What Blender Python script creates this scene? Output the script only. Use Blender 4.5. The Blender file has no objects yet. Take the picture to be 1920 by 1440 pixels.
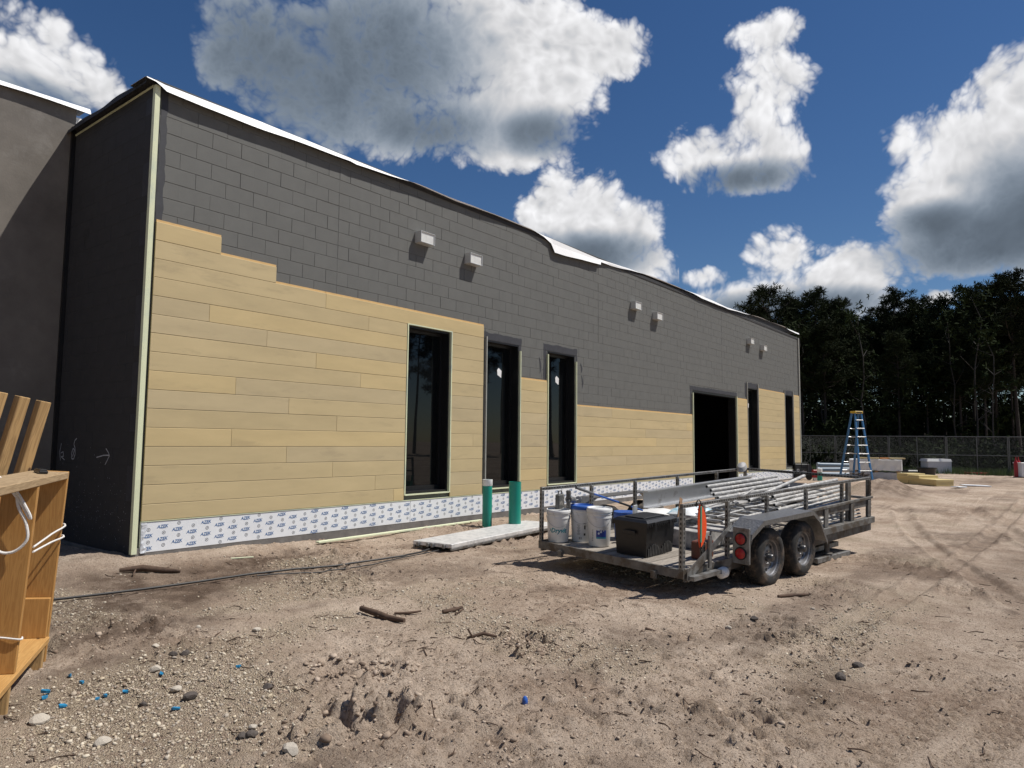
import bpy, math, random
import numpy as np
from mathutils import Vector, Matrix, Euler

# ------------------------------------------------------------------ camera
S = bpy.context.scene
CAM = np.array([-3.8014, -8.5438, 1.3407])
YAW, PITCH, ROLL, FPX = 0.90511, 0.08067, 0.009937, 1324.67
def cam_axes():
    cy, sy, cp, sp = math.cos(YAW), math.sin(YAW), math.cos(PITCH), math.sin(PITCH)
    F = np.array([sy*cp, cy*cp, sp]); R = np.array([cy, -sy, 0.0]); U = np.cross(R, F)
    cr, sr = math.cos(ROLL), math.sin(ROLL)
    return R*cr+U*sr, -R*sr+U*cr, F
CR, CU, CF = cam_axes()
camd = bpy.data.cameras.new('camera'); cam = bpy.data.objects.new('camera', camd)
S.collection.objects.link(cam); S.camera = cam
m = Matrix.Identity(4)
for i in range(3):
    m[i][0] = CR[i]; m[i][1] = CU[i]; m[i][2] = -CF[i]; m[i][3] = CAM[i]
cam.matrix_world = m
camd.sensor_width = 36.0; camd.lens = FPX/1920*36.0; camd.clip_start = 0.05; camd.clip_end = 5000
def ray(px, py): return CF + CR*(px-960)/FPX + CU*(720-py)/FPX
def ong(px, py, z):                       # pixel -> point on the level z
    d = ray(px, py); t = (z-CAM[2])/d[2]; return CAM+d*t
def atd(px, py, D): return CAM + ray(px, py)*D

# ------------------------------------------------------------------ sun, sky, exposure
SUN = np.array([1.0, -1.15, 2.44]); SUN /= np.linalg.norm(SUN)
SUN_EL = math.asin(SUN[2]); SUN_AZ = math.atan2(SUN[0], SUN[1])
sd = bpy.data.lights.new('sun', 'SUN'); sd.energy = 5.0; sd.angle = math.radians(0.53); sd.color = (1.0, 0.955, 0.89)
so = bpy.data.objects.new('sun', sd); S.collection.objects.link(so)
so.rotation_euler = Vector(-SUN).to_track_quat('-Z', 'Y').to_euler(); so.location = (20, -20, 40)
S.view_settings.view_transform = 'Standard'; S.view_settings.look = 'None'
S.view_settings.exposure = 0.0; S.view_settings.gamma = 1.0; S.view_settings.use_curve_mapping = False
S.render.engine = 'CYCLES'

W = bpy.data.worlds.new('World'); S.world = W; W.use_nodes = True
def build_world():
    nt = W.node_tree; N = nt.nodes; L = nt.links; N.clear()
    def nd(t, **k):
        n = N.new(t)
        for a, b in k.items(): setattr(n, a, b)
        return n
    def sock(n, i, v):
        if isinstance(v, bpy.types.NodeSocket): L.new(v, n.inputs[i])
        elif v is not None: n.inputs[i].default_value = v
    def ma(op, a, b=None, c=None, clamp=False):
        n = nd('ShaderNodeMath', operation=op, use_clamp=clamp); sock(n, 0, a); sock(n, 1, b)
        if c is not None: sock(n, 2, c)
        return n.outputs[0]
    def ss(x, lo, hi):
        n = nd('ShaderNodeMapRange', interpolation_type='SMOOTHSTEP'); sock(n, 0, x); sock(n, 1, lo); sock(n, 2, hi); return n.outputs[0]
    sky = nd('ShaderNodeTexSky', sky_type='NISHITA', sun_disc=False)
    sky.sun_elevation = SUN_EL; sky.sun_rotation = SUN_AZ; sky.air_density = 1.0; sky.dust_density = 0.1; sky.ozone_density = 4.0; sky.altitude = 0
    D = nd('ShaderNodeTexCoord').outputs['Generated']
    def blob_field(blobs, prev=None):
        acc = None
        for (c, ra, rb) in blobs:
            c = np.array(c)/np.linalg.norm(c); a = np.cross(c, [0, 0, 1.0]); a /= np.linalg.norm(a); b = np.cross(a, c)
            da = nd('ShaderNodeVectorMath', operation='DOT_PRODUCT'); L.new(D, da.inputs[0]); da.inputs[1].default_value = tuple(a/ra)
            db = nd('ShaderNodeVectorMath', operation='DOT_PRODUCT'); L.new(D, db.inputs[0]); db.inputs[1].default_value = tuple(b/rb)
            q = ma('MULTIPLY_ADD', db.outputs['Value'], db.outputs['Value'], ma('MULTIPLY', da.outputs['Value'], da.outputs['Value']))
            acc = q if acc is None else ma('SMOOTH_MIN', acc, q, 0.6)
        return acc
    def PB(px, py, rx, ry):
        d = ray(px, py); n = np.linalg.norm(d); return (d, rx*1.1/FPX/n, ry*1.1/FPX/n)
    # clouds in three parts of the sky: left of the view, right of the view, and all the rest
    A = [PB(*b) for b in [(20,150,80,110),(110,125,85,90),(185,170,50,42),(105,62,32,40),
        (500,60,120,120),(600,170,160,110),(740,90,220,160),(730,240,120,60),(920,70,190,120),(940,225,160,85),(1040,140,100,105),(1150,100,62,52),(430,110,70,70),(955,285,80,40),
        (1080,395,100,72),(1140,450,110,82),(1235,490,42,40),(1010,400,42,32),(1190,510,110,35),(1300,520,40,25),(1335,288,112,58),(1320,520,46,24)]]
    Ad = [PB(*b) for b in [(570,140,240,170),(700,110,200,150),(480,90,130,110),(800,240,130,55),(60,200,110,50),(1100,480,120,40),(1010,250,80,40)]]
    B = [PB(*b) for b in [(1430,62,72,46),(1440,112,52,48),(1430,165,76,80),(1415,240,62,56),(1335,288,112,58),(1440,290,75,56),(1400,340,100,34),
        (1445,478,70,58),(1420,560,130,50),(1615,508,92,62),(1560,548,120,55),(1320,520,46,24),(1650,575,90,30),(1235,490,42,40),
        (1850,280,140,115),(1930,170,100,85),(1765,360,95,80),(1850,425,175,75),(1990,330,150,220),(1900,470,150,40),(1762,558,34,16)]]
    Bd = [PB(*b) for b in [(1390,335,110,30),(1470,575,190,32),(1870,450,190,80),(1985,400,150,130),(1760,415,80,36)]]
    Cc, Cd = [], []
    rnd = random.Random(5)
    for k in range(9):
        az = math.degrees(YAW)+54+k*(360-108)/9+rnd.uniform(-8, 8); el = rnd.uniform(9, 42)
        for j in range(2):
            a2 = math.radians(az+rnd.uniform(-9, 9)); e2 = math.radians(el+rnd.uniform(-5, 6))
            d = np.array([math.sin(a2)*math.cos(e2), math.cos(a2)*math.cos(e2), math.sin(e2)]); r = rnd.uniform(.06, .13)
            Cc.append((d, r*1.25, r*.85))
            if j == 0 and k % 2 == 0: Cd.append((d-np.array([0, 0, .04]), r*1.2, r*.5))
    def billow(vec, wts, scs):
        acc = None
        for i, sc in enumerate(scs):
            n = nd('ShaderNodeTexNoise', noise_dimensions='3D'); n.inputs['Scale'].default_value = sc; n.inputs['Detail'].default_value = 1.0
            L.new(vec, n.inputs['Vector'])
            t = ma('ABSOLUTE', ma('MULTIPLY_ADD', n.outputs[0], 2.0, -1.0)) if i > 0 else n.outputs[0]
            acc = ma('MULTIPLY', t, wts[i]) if acc is None else ma('MULTIPLY_ADD', t, wts[i], acc)
        return acc
    warp = nd('ShaderNodeTexNoise', noise_dimensions='3D'); warp.inputs['Scale'].default_value = 8.0; warp.inputs['Detail'].default_value = 0.0; L.new(D, warp.inputs['Vector'])
    wv = nd('ShaderNodeVectorMath', operation='MULTIPLY_ADD'); L.new(warp.outputs['Color'], wv.inputs[0]); wv.inputs[1].default_value = (.045, .045, .045); L.new(D, wv.inputs[2])
    n1 = billow(wv.outputs[0], (1.15, .80, .55, .36, .22), (4.6, 11.0, 25.0, 55.0, 122.0))
    nl = billow(wv.outputs[0], (.6, .80, .55, .36), (4.6, 11.0, 25.0, 55.0))
    of = nd('ShaderNodeVectorMath', operation='ADD'); L.new(wv.outputs[0], of.inputs[0]); of.inputs[1].default_value = tuple(SUN*0.014)
    n2 = billow(of.outputs[0], (.6, .80, .55, .36), (4.6, 11.0, 25.0, 55.0))
    nz = ma('SUBTRACT', n1, 1.04); lit = ma('SUBTRACT', nl, n2)
    hs = nd('ShaderNodeHueSaturation'); L.new(sky.outputs[0], hs.inputs['Color']); hs.inputs['Saturation'].default_value = SKY_SAT; hs.inputs['Hue'].default_value = .506
    def sky_part(cl, dk):
        F = ma('MULTIPLY_ADD', nz, 1.35, ma('SUBTRACT', 1.0, blob_field(cl)))
        alpha = ss(F, -0.12, 0.55)
        th = ss(ma('MULTIPLY_ADD', nz, .16, ma('SUBTRACT', 1.0, blob_field(dk, F))), -.9, 1.15)
        lum = ma('MULTIPLY_ADD', ma('MULTIPLY', lit, ma('MULTIPLY_ADD', th, -.9, 1.0)), 0.66, ma('MULTIPLY_ADD', th, -0.70, 0.98))
        lum = ma('MULTIPLY_ADD', ss(F, 0.0, 1.1), -0.10, lum)
        lum = ma('MAXIMUM', ma('MINIMUM', lum, 1.15), 0.10)
        cr = nd('ShaderNodeMix', data_type='RGBA'); cr.inputs[6].default_value = (.74, .93, 1.18, 1); cr.inputs[7].default_value = (1.0, 1.0, 1.02, 1); L.new(ss(lum, .15, .85), cr.inputs[0])
        cs = nd('ShaderNodeVectorMath', operation='SCALE'); L.new(cr.outputs[2], cs.inputs[0]); L.new(ma('MULTIPLY', lum, CLOUD_GAIN), cs.inputs[3])
        mx = nd('ShaderNodeMix', data_type='RGBA'); L.new(alpha, mx.inputs[0]); L.new(hs.outputs[0], mx.inputs[6]); L.new(cs.outputs[0], mx.inputs[7])
        bg = nd('ShaderNodeBackground'); L.new(mx.outputs[2], bg.inputs[0]); bg.inputs[1].default_value = SKY_STRENGTH; return bg.outputs[0]
    def side(px):             # which side of the upright plane through a bearing
        d = ray(px, 700); v = nd('ShaderNodeVectorMath', operation='DOT_PRODUCT'); L.new(D, v.inputs[0]); v.inputs[1].default_value = (d[1], -d[0], 0.0); return ma('GREATER_THAN', v.outputs['Value'], 0.0)
    def mixs(f, s0, s1):
        mx = nd('ShaderNodeMixShader'); L.new(f, mx.inputs[0]); L.new(s0, mx.inputs[1]); L.new(s1, mx.inputs[2]); return mx.outputs[0]
    pa, pb, pc = sky_part(A, Ad), sky_part(B, Bd), sky_part(Cc, Cd)
    bgp = nd('ShaderNodeBackground'); L.new(hs.outputs[0], bgp.inputs[0]); bgp.inputs[1].default_value = SKY_STRENGTH
    infr = ma('MULTIPLY', side(-150), ma('SUBTRACT', 1.0, side(2110)))
    sz = nd('ShaderNodeSeparateXYZ'); L.new(D, sz.inputs[0])
    above = ma('GREATER_THAN', sz.outputs[2], 0.0)
    full = mixs(above, bgp.outputs[0], mixs(infr, pc, mixs(side(1275), pa, pb)))
    out = nd('ShaderNodeOutputWorld'); L.new(full, out.inputs[0])
SKY_STRENGTH = 0.066
CLOUD_GAIN = 12.8
SKY_SAT = 1.20
build_world()
W.cycles.sampling_method = 'MANUAL'; W.cycles.sample_map_resolution = 512

# ------------------------------------------------------------------ helpers
C = S.collection
PI = math.pi
def link(o, parent=None):
    C.objects.link(o)
    if parent is not None: o.parent = parent
    return o
def tag(o, label=None, cat=None, group=None, kind=None):
    if label: o['label'] = label
    if cat: o['category'] = cat
    if group: o['group'] = group
    if kind: o['kind'] = kind
    return o
def empty(name, loc=(0, 0, 0), mat=None):
    o = bpy.data.objects.new(name, None); o.empty_display_size = 0.1; link(o)
    if mat is not None: o.matrix_world = mat
    else: o.location = loc
    return o
def thing(name, label, cat, loc=(0, 0, 0), rz=0.0, group=None, mat=None):
    o = empty(name, loc, mat)
    if mat is None: o.rotation_euler = (0, 0, rz)
    return tag(o, label, cat, group)
class MB:
    def __init__(s): s.v = []; s.f = []; s.mi = []
    def add(s, vs, fs, mi=0):
        b = len(s.v); s.v += [tuple(map(float, p)) for p in vs]; s.f += [tuple(b+i for i in f) for f in fs]; s.mi += [mi]*len(fs); return s
    def box(s, x0, x1, y0, y1, z0, z1, mi=0, M=None):
        vs = [(x, y, z) for z in (z0, z1) for y in (y0, y1) for x in (x0, x1)]
        if M is not None: vs = [tuple(M @ Vector(p)) for p in vs]
        return s.add(vs, [(0,2,3,1),(4,5,7,6),(0,1,5,4),(1,3,7,5),(3,2,6,7),(2,0,4,6)], mi)
    def bbox(s, x0, x1, y0, y1, z0, z1, b=.004, mi=0, M=None):    # box with chamfered edges
        vs = []; 
        for sx, X in ((-1, x0), (1, x1)):
            for sy, Y in ((-1, y0), (1, y1)):
                for sz, Z in ((-1, z0), (1, z1)):
                    vs += [(X, Y-sy*b, Z-sz*b), (X-sx*b, Y, Z-sz*b), (X-sx*b, Y-sy*b, Z)]
        def id(ix, iy, iz, k): return ((ix*2+iy)*2+iz)*3+k
        fs = []
        for i in (0, 1):
            q = [(0,0),(1,0),(1,1),(0,1)]; q = q if i else q[::-1]
            fs.append([id(i, a, c, 0) for a, c in q]); fs.append([id(a, i, c, 1) for a, c in q[::-1]]); fs.append([id(a, c, i, 2) for a, c in q])
        for a in (0, 1):
            for c in (0, 1):
                fs.append([id(a, c, 0, 0), id(a, c, 1, 0), id(a, c, 1, 1), id(a, c, 0, 1)])
                fs.append([id(a, 0, c, 0), id(a, 1, c, 0), id(a, 1, c, 2), id(a, 0, c, 2)])
                fs.append([id(0, a, c, 1), id(1, a, c, 1), id(1, a, c, 2), id(0, a, c, 2)])
                for e in (0, 1): fs.append([id(a, c, e, 0), id(a, c, e, 1), id(a, c, e, 2)])
        if M is not None: vs = [tuple(M @ Vector(p)) for p in vs]
        return s.add(vs, fs, mi)
    def cyl(s, p0, p1, r0, r1=None, n=12, mi=0, caps=True):
        r1 = r0 if r1 is None else r1
        p0 = Vector(p0); p1 = Vector(p1); d = (p1-p0).normalized(); a = d.orthogonal().normalized(); b = d.cross(a)
        vs = []
        for p, r in ((p0, r0), (p1, r1)):
            for i in range(n):
                t = 2*PI*i/n; vs.append(p+(a*math.cos(t)+b*math.sin(t))*r)
        fs = [(i, (i+1) % n, n+(i+1) % n, n+i) for i in range(n)]
        if caps: fs += [tuple(range(n))[::-1], tuple(range(n, 2*n))]
        return s.add(vs, fs, mi)
    def tube(s, pts, r, n=6, mi=0, caps=True, soft=0):
        pts = [Vector(p) for p in pts]
        if soft:
            q = [pts[0]]+pts+[pts[-1]]; pts = [0.5*(2*q[i]+(q[i+1]-q[i-1])*t+(2*q[i-1]-5*q[i]+4*q[i+1]-q[i+2])*t*t+(3*q[i]-q[i-1]-3*q[i+1]+q[i+2])*t**3) for i in range(1, len(q)-2) for t in [k/soft for k in range(soft)]]+[q[-1]]
        rr = r if isinstance(r, (list, tuple)) else [r]*len(pts)
        vs = []; a = None
        for i, p in enumerate(pts):
            d = (pts[min(i+1, len(pts)-1)]-pts[max(i-1, 0)]).normalized()
            a = d.orthogonal().normalized() if a is None else (a-d*a.dot(d)).normalized()
            b = d.cross(a)
            for k in range(n):
                t = 2*PI*k/n; vs.append(p+(a*math.cos(t)+b*math.sin(t))*rr[i])
        fs = [(i*n+k, i*n+(k+1) % n, (i+1)*n+(k+1) % n, (i+1)*n+k) for i in range(len(pts)-1) for k in range(n)]
        if caps: fs += [tuple(range(n))[::-1], tuple(range((len(pts)-1)*n, len(pts)*n))]
        return s.add(vs, fs, mi)
    def lathe(s, prof, n=24, mi=0, M=None, closed=False):     # prof: (r, z) pairs about the local z axis
        vs = []; fs = []
        for (r, z) in prof:
            for i in range(n): vs.append((r*math.cos(2*PI*i/n), r*math.sin(2*PI*i/n), z))
        k = len(prof)
        for j in range(k-1):
            for i in range(n): fs.append((j*n+i, j*n+(i+1) % n, (j+1)*n+(i+1) % n, (j+1)*n+i))
        if prof[0][0] > 1e-4 and not closed: fs.append(tuple(range(n))[::-1])
        if prof[-1][0] > 1e-4 and not closed: fs.append(tuple(range((k-1)*n, k*n)))
        if M is not None: vs = [tuple(M @ Vector(p)) for p in vs]
        return s.add(vs, fs, mi)
    def prism(s, poly, axis, a0, a1, mi=0, M=None):           # 2-D outline pushed along an axis
        n = len(poly)
        def P(p, a): return {'x': (a, p[0], p[1]), 'y': (p[0], a, p[1]), 'z': (p[0], p[1], a)}[axis]
        vs = [P(p, a0) for p in poly]+[P(p, a1) for p in poly]
        if M is not None: vs = [tuple(M @ Vector(p)) for p in vs]
        return s.add(vs, [tuple(range(n))[::-1], tuple(range(n, 2*n))]+[(i, (i+1) % n, n+(i+1) % n, n+i) for i in range(n)], mi)
    def mesh(s, name, mats, smooth=False):
        me = bpy.data.meshes.new(name); me.from_pydata(s.v, [], s.f)
        for mm in (mats if isinstance(mats, (list, tuple)) else [mats]): me.materials.append(mm)
        if any(s.mi): me.polygons.foreach_set('material_index', s.mi)
        import bmesh
        bm = bmesh.new(); bm.from_mesh(me); bmesh.ops.recalc_face_normals(bm, faces=bm.faces[:]); bm.to_mesh(me); bm.free()
        if smooth:
            me.polygons.foreach_set('use_smooth', [True]*len(me.polygons))
            if smooth != 'all': me.set_sharp_from_angle(angle=math.radians(smooth if isinstance(smooth, (int, float)) and smooth is not True else 35))
        return me
    def obj(s, name, mats, parent=None, smooth=False, loc=None):
        o = bpy.data.objects.new(name, s.mesh(name, mats, smooth)); link(o, parent)
        if loc is not None: o.location = loc
        return o
def bulk(name, V, Fa, mats, parent=None, smooth=False):       # numpy arrays: V (n,3), Fa (m,k)
    V = np.asarray(V, np.float32); Fa = np.asarray(Fa, np.int32); k = Fa.shape[1]
    me = bpy.data.meshes.new(name); me.vertices.add(len(V)); me.vertices.foreach_set('co', V.ravel())
    me.loops.add(Fa.size); me.loops.foreach_set('vertex_index', Fa.ravel())
    me.polygons.add(len(Fa)); me.polygons.foreach_set('loop_start', np.arange(0, Fa.size, k, dtype=np.int32))
    me.update(calc_edges=True); me.validate()
    for mm in (mats if isinstance(mats, (list, tuple)) else [mats]): me.materials.append(mm)
    if smooth: me.polygons.foreach_set('use_smooth', [True]*len(me.polygons))
    o = bpy.data.objects.new(name, me); return link(o, parent)
def copy_tree(o, parent=None):
    c = o.copy(); C.objects.link(c); c.parent = parent
    for ch in list(o.children): copy_tree(ch, c)
    return c
def text_mesh(txt, size, shear=0.0, bold=0.0, spacing=1.0):   # flat lettering as vertices and faces
    cu = bpy.data.curves.new('lettering', 'FONT'); cu.body = txt; cu.size = size; cu.shear = shear; cu.offset = bold; cu.resolution_u = 2
    cu.align_x = 'CENTER'; cu.align_y = 'CENTER'; cu.space_character = spacing
    ob = bpy.data.objects.new('lettering', cu); C.objects.link(ob)
    dg = bpy.context.evaluated_depsgraph_get(); me = bpy.data.meshes.new_from_object(ob.evaluated_get(dg))
    vs = [tuple(v.co) for v in me.vertices]; fs = [tuple(p.vertices) for p in me.polygons]
    bpy.data.objects.remove(ob); bpy.data.curves.remove(cu); bpy.data.meshes.remove(me)
    return vs, fs
# lattice noise for the ground and the scatter
_rs = np.random.RandomState(11); _T = _rs.rand(512, 512).astype(np.float64)
def vnoise(x, y):
    xi = np.floor(x).astype(np.int64); yi = np.floor(y).astype(np.int64); fx = x-xi; fy = y-yi
    fx = fx*fx*fx*(fx*(fx*6-15)+10); fy = fy*fy*fy*(fy*(fy*6-15)+10)
    a = _T[xi & 511, yi & 511]; b = _T[(xi+1) & 511, yi & 511]; c = _T[xi & 511, (yi+1) & 511]; d = _T[(xi+1) & 511, (yi+1) & 511]
    return (a*(1-fx)+b*fx)*(1-fy)+(c*(1-fx)+d*fx)*fy
def fbm(x, y, o=4, g=.5):
    s = 0; a = 1; t = 0
    for i in range(o):
        s = s+a*(vnoise(x*2.03**i+17.3*i, y*2.03**i+5.1*i)-.5); t += a; a *= g
    return s/t
def sstep(x, a, b):
    t = np.clip((x-a)/(b-a), 0, 1); return t*t*(3-2*t)

# ------------------------------------------------------------------ materials
MT = {}
def pm(name, col, rough=.6, metal=0.0, var=.12, vs=6.0, bump=.15, bs=60.0, dirt=None, dirt_amt=.0, dirt_s=3.0, rand=0.0, stretch=(1, 1, 1), spec=.5, bdist=.004):
    if name in MT: return MT[name]
    mt = bpy.data.materials.new(name); mt.use_nodes = True; nt = mt.node_tree; N = nt.nodes; L = nt.links
    b = N['Principled BSDF']; b.inputs['Roughness'].default_value = rough; b.inputs['Metallic'].default_value = metal; b.inputs['Specular IOR Level'].default_value = spec
    tc = N.new('ShaderNodeTexCoord'); mp = N.new('ShaderNodeMapping'); mp.inputs[3].default_value = stretch; L.new(tc.outputs['Object'], mp.inputs[0])
    if rand:
        oi = N.new('ShaderNodeObjectInfo'); ad = N.new('ShaderNodeVectorMath'); ad.operation = 'MULTIPLY_ADD'
        cmb = N.new('ShaderNodeCombineXYZ'); 
        for i in range(3): L.new(oi.outputs['Random'], cmb.inputs[i])
        L.new(cmb.outputs[0], ad.inputs[0]); ad.inputs[1].default_value = (37, 53, 71); L.new(mp.outputs[0], ad.inputs[2]); vec = ad.outputs[0]
    else: vec = mp.outputs[0]
    n = N.new('ShaderNodeTexNoise'); n.inputs['Scale'].default_value = vs; n.inputs['Detail'].default_value = 5; n.inputs['Roughness'].default_value = .62; L.new(vec, n.inputs['Vector'])
    cr = N.new('ShaderNodeMix'); cr.data_type = 'RGBA'
    cr.inputs[6].default_value = tuple(c*(1-var) for c in col)+(1,); cr.inputs[7].default_value = tuple(min(1, c*(1+var)) for c in col)+(1,)
    mr = N.new('ShaderNodeMapRange'); mr.inputs[1].default_value = .3; mr.inputs[2].default_value = .7; L.new(n.outputs[0], mr.inputs[0]); L.new(mr.outputs[0], cr.inputs[0])
    out = cr.outputs[2]
    if rand:
        hv = N.new('ShaderNodeHueSaturation'); mr2 = N.new('ShaderNodeMapRange'); mr2.inputs[3].default_value = 1-rand; mr2.inputs[4].default_value = 1+rand
        L.new(oi.outputs['Random'], mr2.inputs[0]); L.new(mr2.outputs[0], hv.inputs['Value']); L.new(out, hv.inputs['Color']); out = hv.outputs[0]
    if dirt:
        n2 = N.new('ShaderNodeTexNoise'); n2.inputs['Scale'].default_value = dirt_s; n2.inputs['Detail'].default_value = 7; n2.inputs['Roughness'].default_value = .7; L.new(vec, n2.inputs['Vector'])
        m2 = N.new('ShaderNodeMapRange'); m2.interpolation_type = 'SMOOTHSTEP'; m2.inputs[1].default_value = .62-.4*dirt_amt; m2.inputs[2].default_value = .75-.3*dirt_amt; L.new(n2.outputs[0], m2.inputs[0])
        dm = N.new('ShaderNodeMix'); dm.data_type = 'RGBA'; dm.inputs[7].default_value = tuple(dirt)+(1,); L.new(out, dm.inputs[6]); L.new(m2.outputs[0], dm.inputs[0]); out = dm.outputs[2]
    L.new(out, b.inputs['Base Color'])
    if bump:
        n3 = N.new('ShaderNodeTexNoise'); n3.inputs['Scale'].default_value = bs; n3.inputs['Detail'].default_value = 4; L.new(vec, n3.inputs['Vector'])
        bp = N.new('ShaderNodeBump'); bp.inputs['Strength'].default_value = bump; bp.inputs['Distance'].default_value = bdist; L.new(n3.outputs[0], bp.inputs['Height']); L.new(bp.outputs[0], b.inputs['Normal'])
    MT[name] = mt; return mt
def wood(name, col, dark, sc=1.0, rand=.1, axis=0, rough=.7, knots=True):
    if name in MT: return MT[name]
    mt = bpy.data.materials.new(name); mt.use_nodes = True; nt = mt.node_tree; N = nt.nodes; L = nt.links; b = N['Principled BSDF']; b.inputs['Roughness'].default_value = rough
    tc = N.new('ShaderNodeTexCoord'); oi = N.new('ShaderNodeObjectInfo'); cmb = N.new('ShaderNodeCombineXYZ')
    for i in range(3): L.new(oi.outputs['Random'], cmb.inputs[i])
    ad = N.new('ShaderNodeVectorMath'); ad.operation = 'MULTIPLY_ADD'; L.new(cmb.outputs[0], ad.inputs[0]); ad.inputs[1].default_value = (11, 7, 5); L.new(tc.outputs['Object'], ad.inputs[2])
    mp = N.new('ShaderNodeMapping'); st = [14*sc]*3; st[axis] = 0.9*sc; mp.inputs[3].default_value = st; L.new(ad.outputs[0], mp.inputs[0])
    n = N.new('ShaderNodeTexNoise'); n.inputs['Scale'].default_value = 2.0; n.inputs['Detail'].default_value = 4; n.inputs['Distortion'].default_value = .6; L.new(mp.outputs[0], n.inputs['Vector'])
    wv = N.new('ShaderNodeMath'); wv.operation = 'MULTIPLY'; L.new(n.outputs[0], wv.inputs[0]); wv.inputs[1].default_value = 46.0
    sn = N.new('ShaderNodeMath'); sn.operation = 'SINE'; L.new(wv.outputs[0], sn.inputs[0])
    mr = N.new('ShaderNodeMapRange'); mr.inputs[1].default_value = -1; mr.inputs[2].default_value = 1; mr.inputs[3].default_value = 0.0; mr.inputs[4].default_value = .55; L.new(sn.outputs[0], mr.inputs[0])
    cr = N.new('ShaderNodeMix'); cr.data_type = 'RGBA'; cr.inputs[6].default_value = tuple(col)+(1,); cr.inputs[7].default_value = tuple(dark)+(1,); L.new(mr.outputs[0], cr.inputs[0]); out = cr.outputs[2]
    if knots:
        mp2 = N.new('ShaderNodeMapping'); s2 = [7.0*sc]*3; s2[axis] = 4.0*sc; mp2.inputs[3].default_value = s2; L.new(ad.outputs[0], mp2.inputs[0])
        vo = N.new('ShaderNodeTexVoronoi'); vo.inputs['Scale'].default_value = 1.0; L.new(mp2.outputs[0], vo.inputs['Vector'])
        mk = N.new('ShaderNodeMapRange'); mk.interpolation_type = 'SMOOTHSTEP'; mk.inputs[1].default_value = .09; mk.inputs[2].default_value = .05; L.new(vo.outputs['Distance'], mk.inputs[0])
        ck = N.new('ShaderNodeMix'); ck.data_type = 'RGBA'; L.new(out, ck.inputs[6]); ck.inputs[7].default_value = (dark[0]*.35, dark[1]*.3, dark[2]*.3, 1); L.new(mk.outputs[0], ck.inputs[0]); out = ck.outputs[2]
    hv = N.new('ShaderNodeHueSaturation'); m2 = N.new('ShaderNodeMapRange'); m2.inputs[3].default_value = 1-rand; m2.inputs[4].default_value = 1+rand; L.new(oi.outputs['Random'], m2.inputs[0]); L.new(m2.outputs[0], hv.inputs['Value']); L.new(out, hv.inputs['Color'])
    L.new(hv.outputs[0], b.inputs['Base Color'])
    bp = N.new('ShaderNodeBump'); bp.inputs['Strength'].default_value = .25; bp.inputs['Distance'].default_value = .003; L.new(n.outputs[0], bp.inputs['Height']); L.new(bp.outputs[0], b.inputs['Normal'])
    MT[name] = mt; return mt
# ------------------------------------------------------------------ ground
HOLES = [(-1.13, -5.22, .17, .12), (-.86, -5.33, .16, .13), (.98, -5.02, .16, .06), (.72, -5.16, .10, .035), (-.58, -4.50, .13, .04), (-.30, -4.72, .12, .035)]
ROUGH = [(-.3, -5.7, .8, .75), (.3, -6.4, 1.0, .8), (1.5, -6.2, .8, .6), (-.7, -6.0, .5, .7), (.25, -4.9, .5, .6), (-1.0, -5.25, .55, 1.0), (-.45, -4.6, .6, .8), (.9, -5.05, .55, .8), (.0, -5.2, .8, .45), (.3, -6.3, 1.1, .6), (.8, -7.0, .8, .7), (1.15, -6.55, .6, .6), (-.2, -6.1, .6, .6), (1.7, -.9, .9, .5), (2.4, -4.2, 1.2, .3)]
TRK = [((.0, -7.54), (2.2, -7.99), .13), ((.1, -7.90), (2.3, -8.35), .13)]
LUG = [((.35, -6.75), (1.55, -7.05), .33)]
def pocks(x, y, cell, seed, rmin, rmax):
    out = np.zeros_like(x); gx = np.floor(x/cell).astype(np.int64); gy = np.floor(y/cell).astype(np.int64)
    for i in (-1, 0, 1):
        for j in (-1, 0, 1):
            cx, cy = gx+i, gy+j; a = _T[(cx*7+seed) & 511, (cy*3+seed*5) & 511]; b = _T[(cx*5+seed*3+91) & 511, (cy*11+seed) & 511]; c = _T[(cx*13+seed+33) & 511, (cy*7+seed*2+11) & 511]
            r = (rmin+(rmax-rmin)*c**1.4); d = np.hypot((x-(cx+a)*cell)*(1+.6*b), y-(cy+b)*cell)/r
            sgn = np.where(c*7 % 1 > .62, -.8, 1.0)
            out = out+sgn*r*(1-sstep(d, .45, 1.0))*(b > .35)
    return out
RUTS = [((16.0, -5.2), (7.0, -7.0), (2.6, -9.4), .15), ((17.0, -6.6), (8.4, -8.4), (4.2, -10.6), .15), ((20.0, -7.6), (10.0, -7.4), (3.0, -6.9), .13), ((20.0, -9.2), (10.0, -9.1), (3.4, -8.6), .13)]
def rut_field(x, y):                     # wheel ruts bending across the open yard: bed depth and crumbled shoulders
    bed = np.zeros_like(x); sh = np.zeros_like(x)
    for (a, b, c, w) in RUTS:
        t = np.linspace(0, 1, 40); px = (1-t)**2*a[0]+2*t*(1-t)*b[0]+t*t*c[0]; py = (1-t)**2*a[1]+2*t*(1-t)*b[1]+t*t*c[1]
        d = np.full_like(x, 9.0)
        for i in range(39):
            ux, uy = px[i+1]-px[i], py[i+1]-py[i]; l2 = ux*ux+uy*uy; s = np.clip(((x-px[i])*ux+(y-py[i])*uy)/l2, 0, 1); d = np.minimum(d, np.hypot(x-px[i]-s*ux, y-py[i]-s*uy))
        d = d*(1+.35*fbm(x*2.3, y*2.3, 3)); bed = np.maximum(bed, 1-sstep(d, w*.75, w*1.1)); sh = np.maximum(sh, np.exp(-((d-w*1.35)/(w*.35))**2))
    return bed, sh
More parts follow.
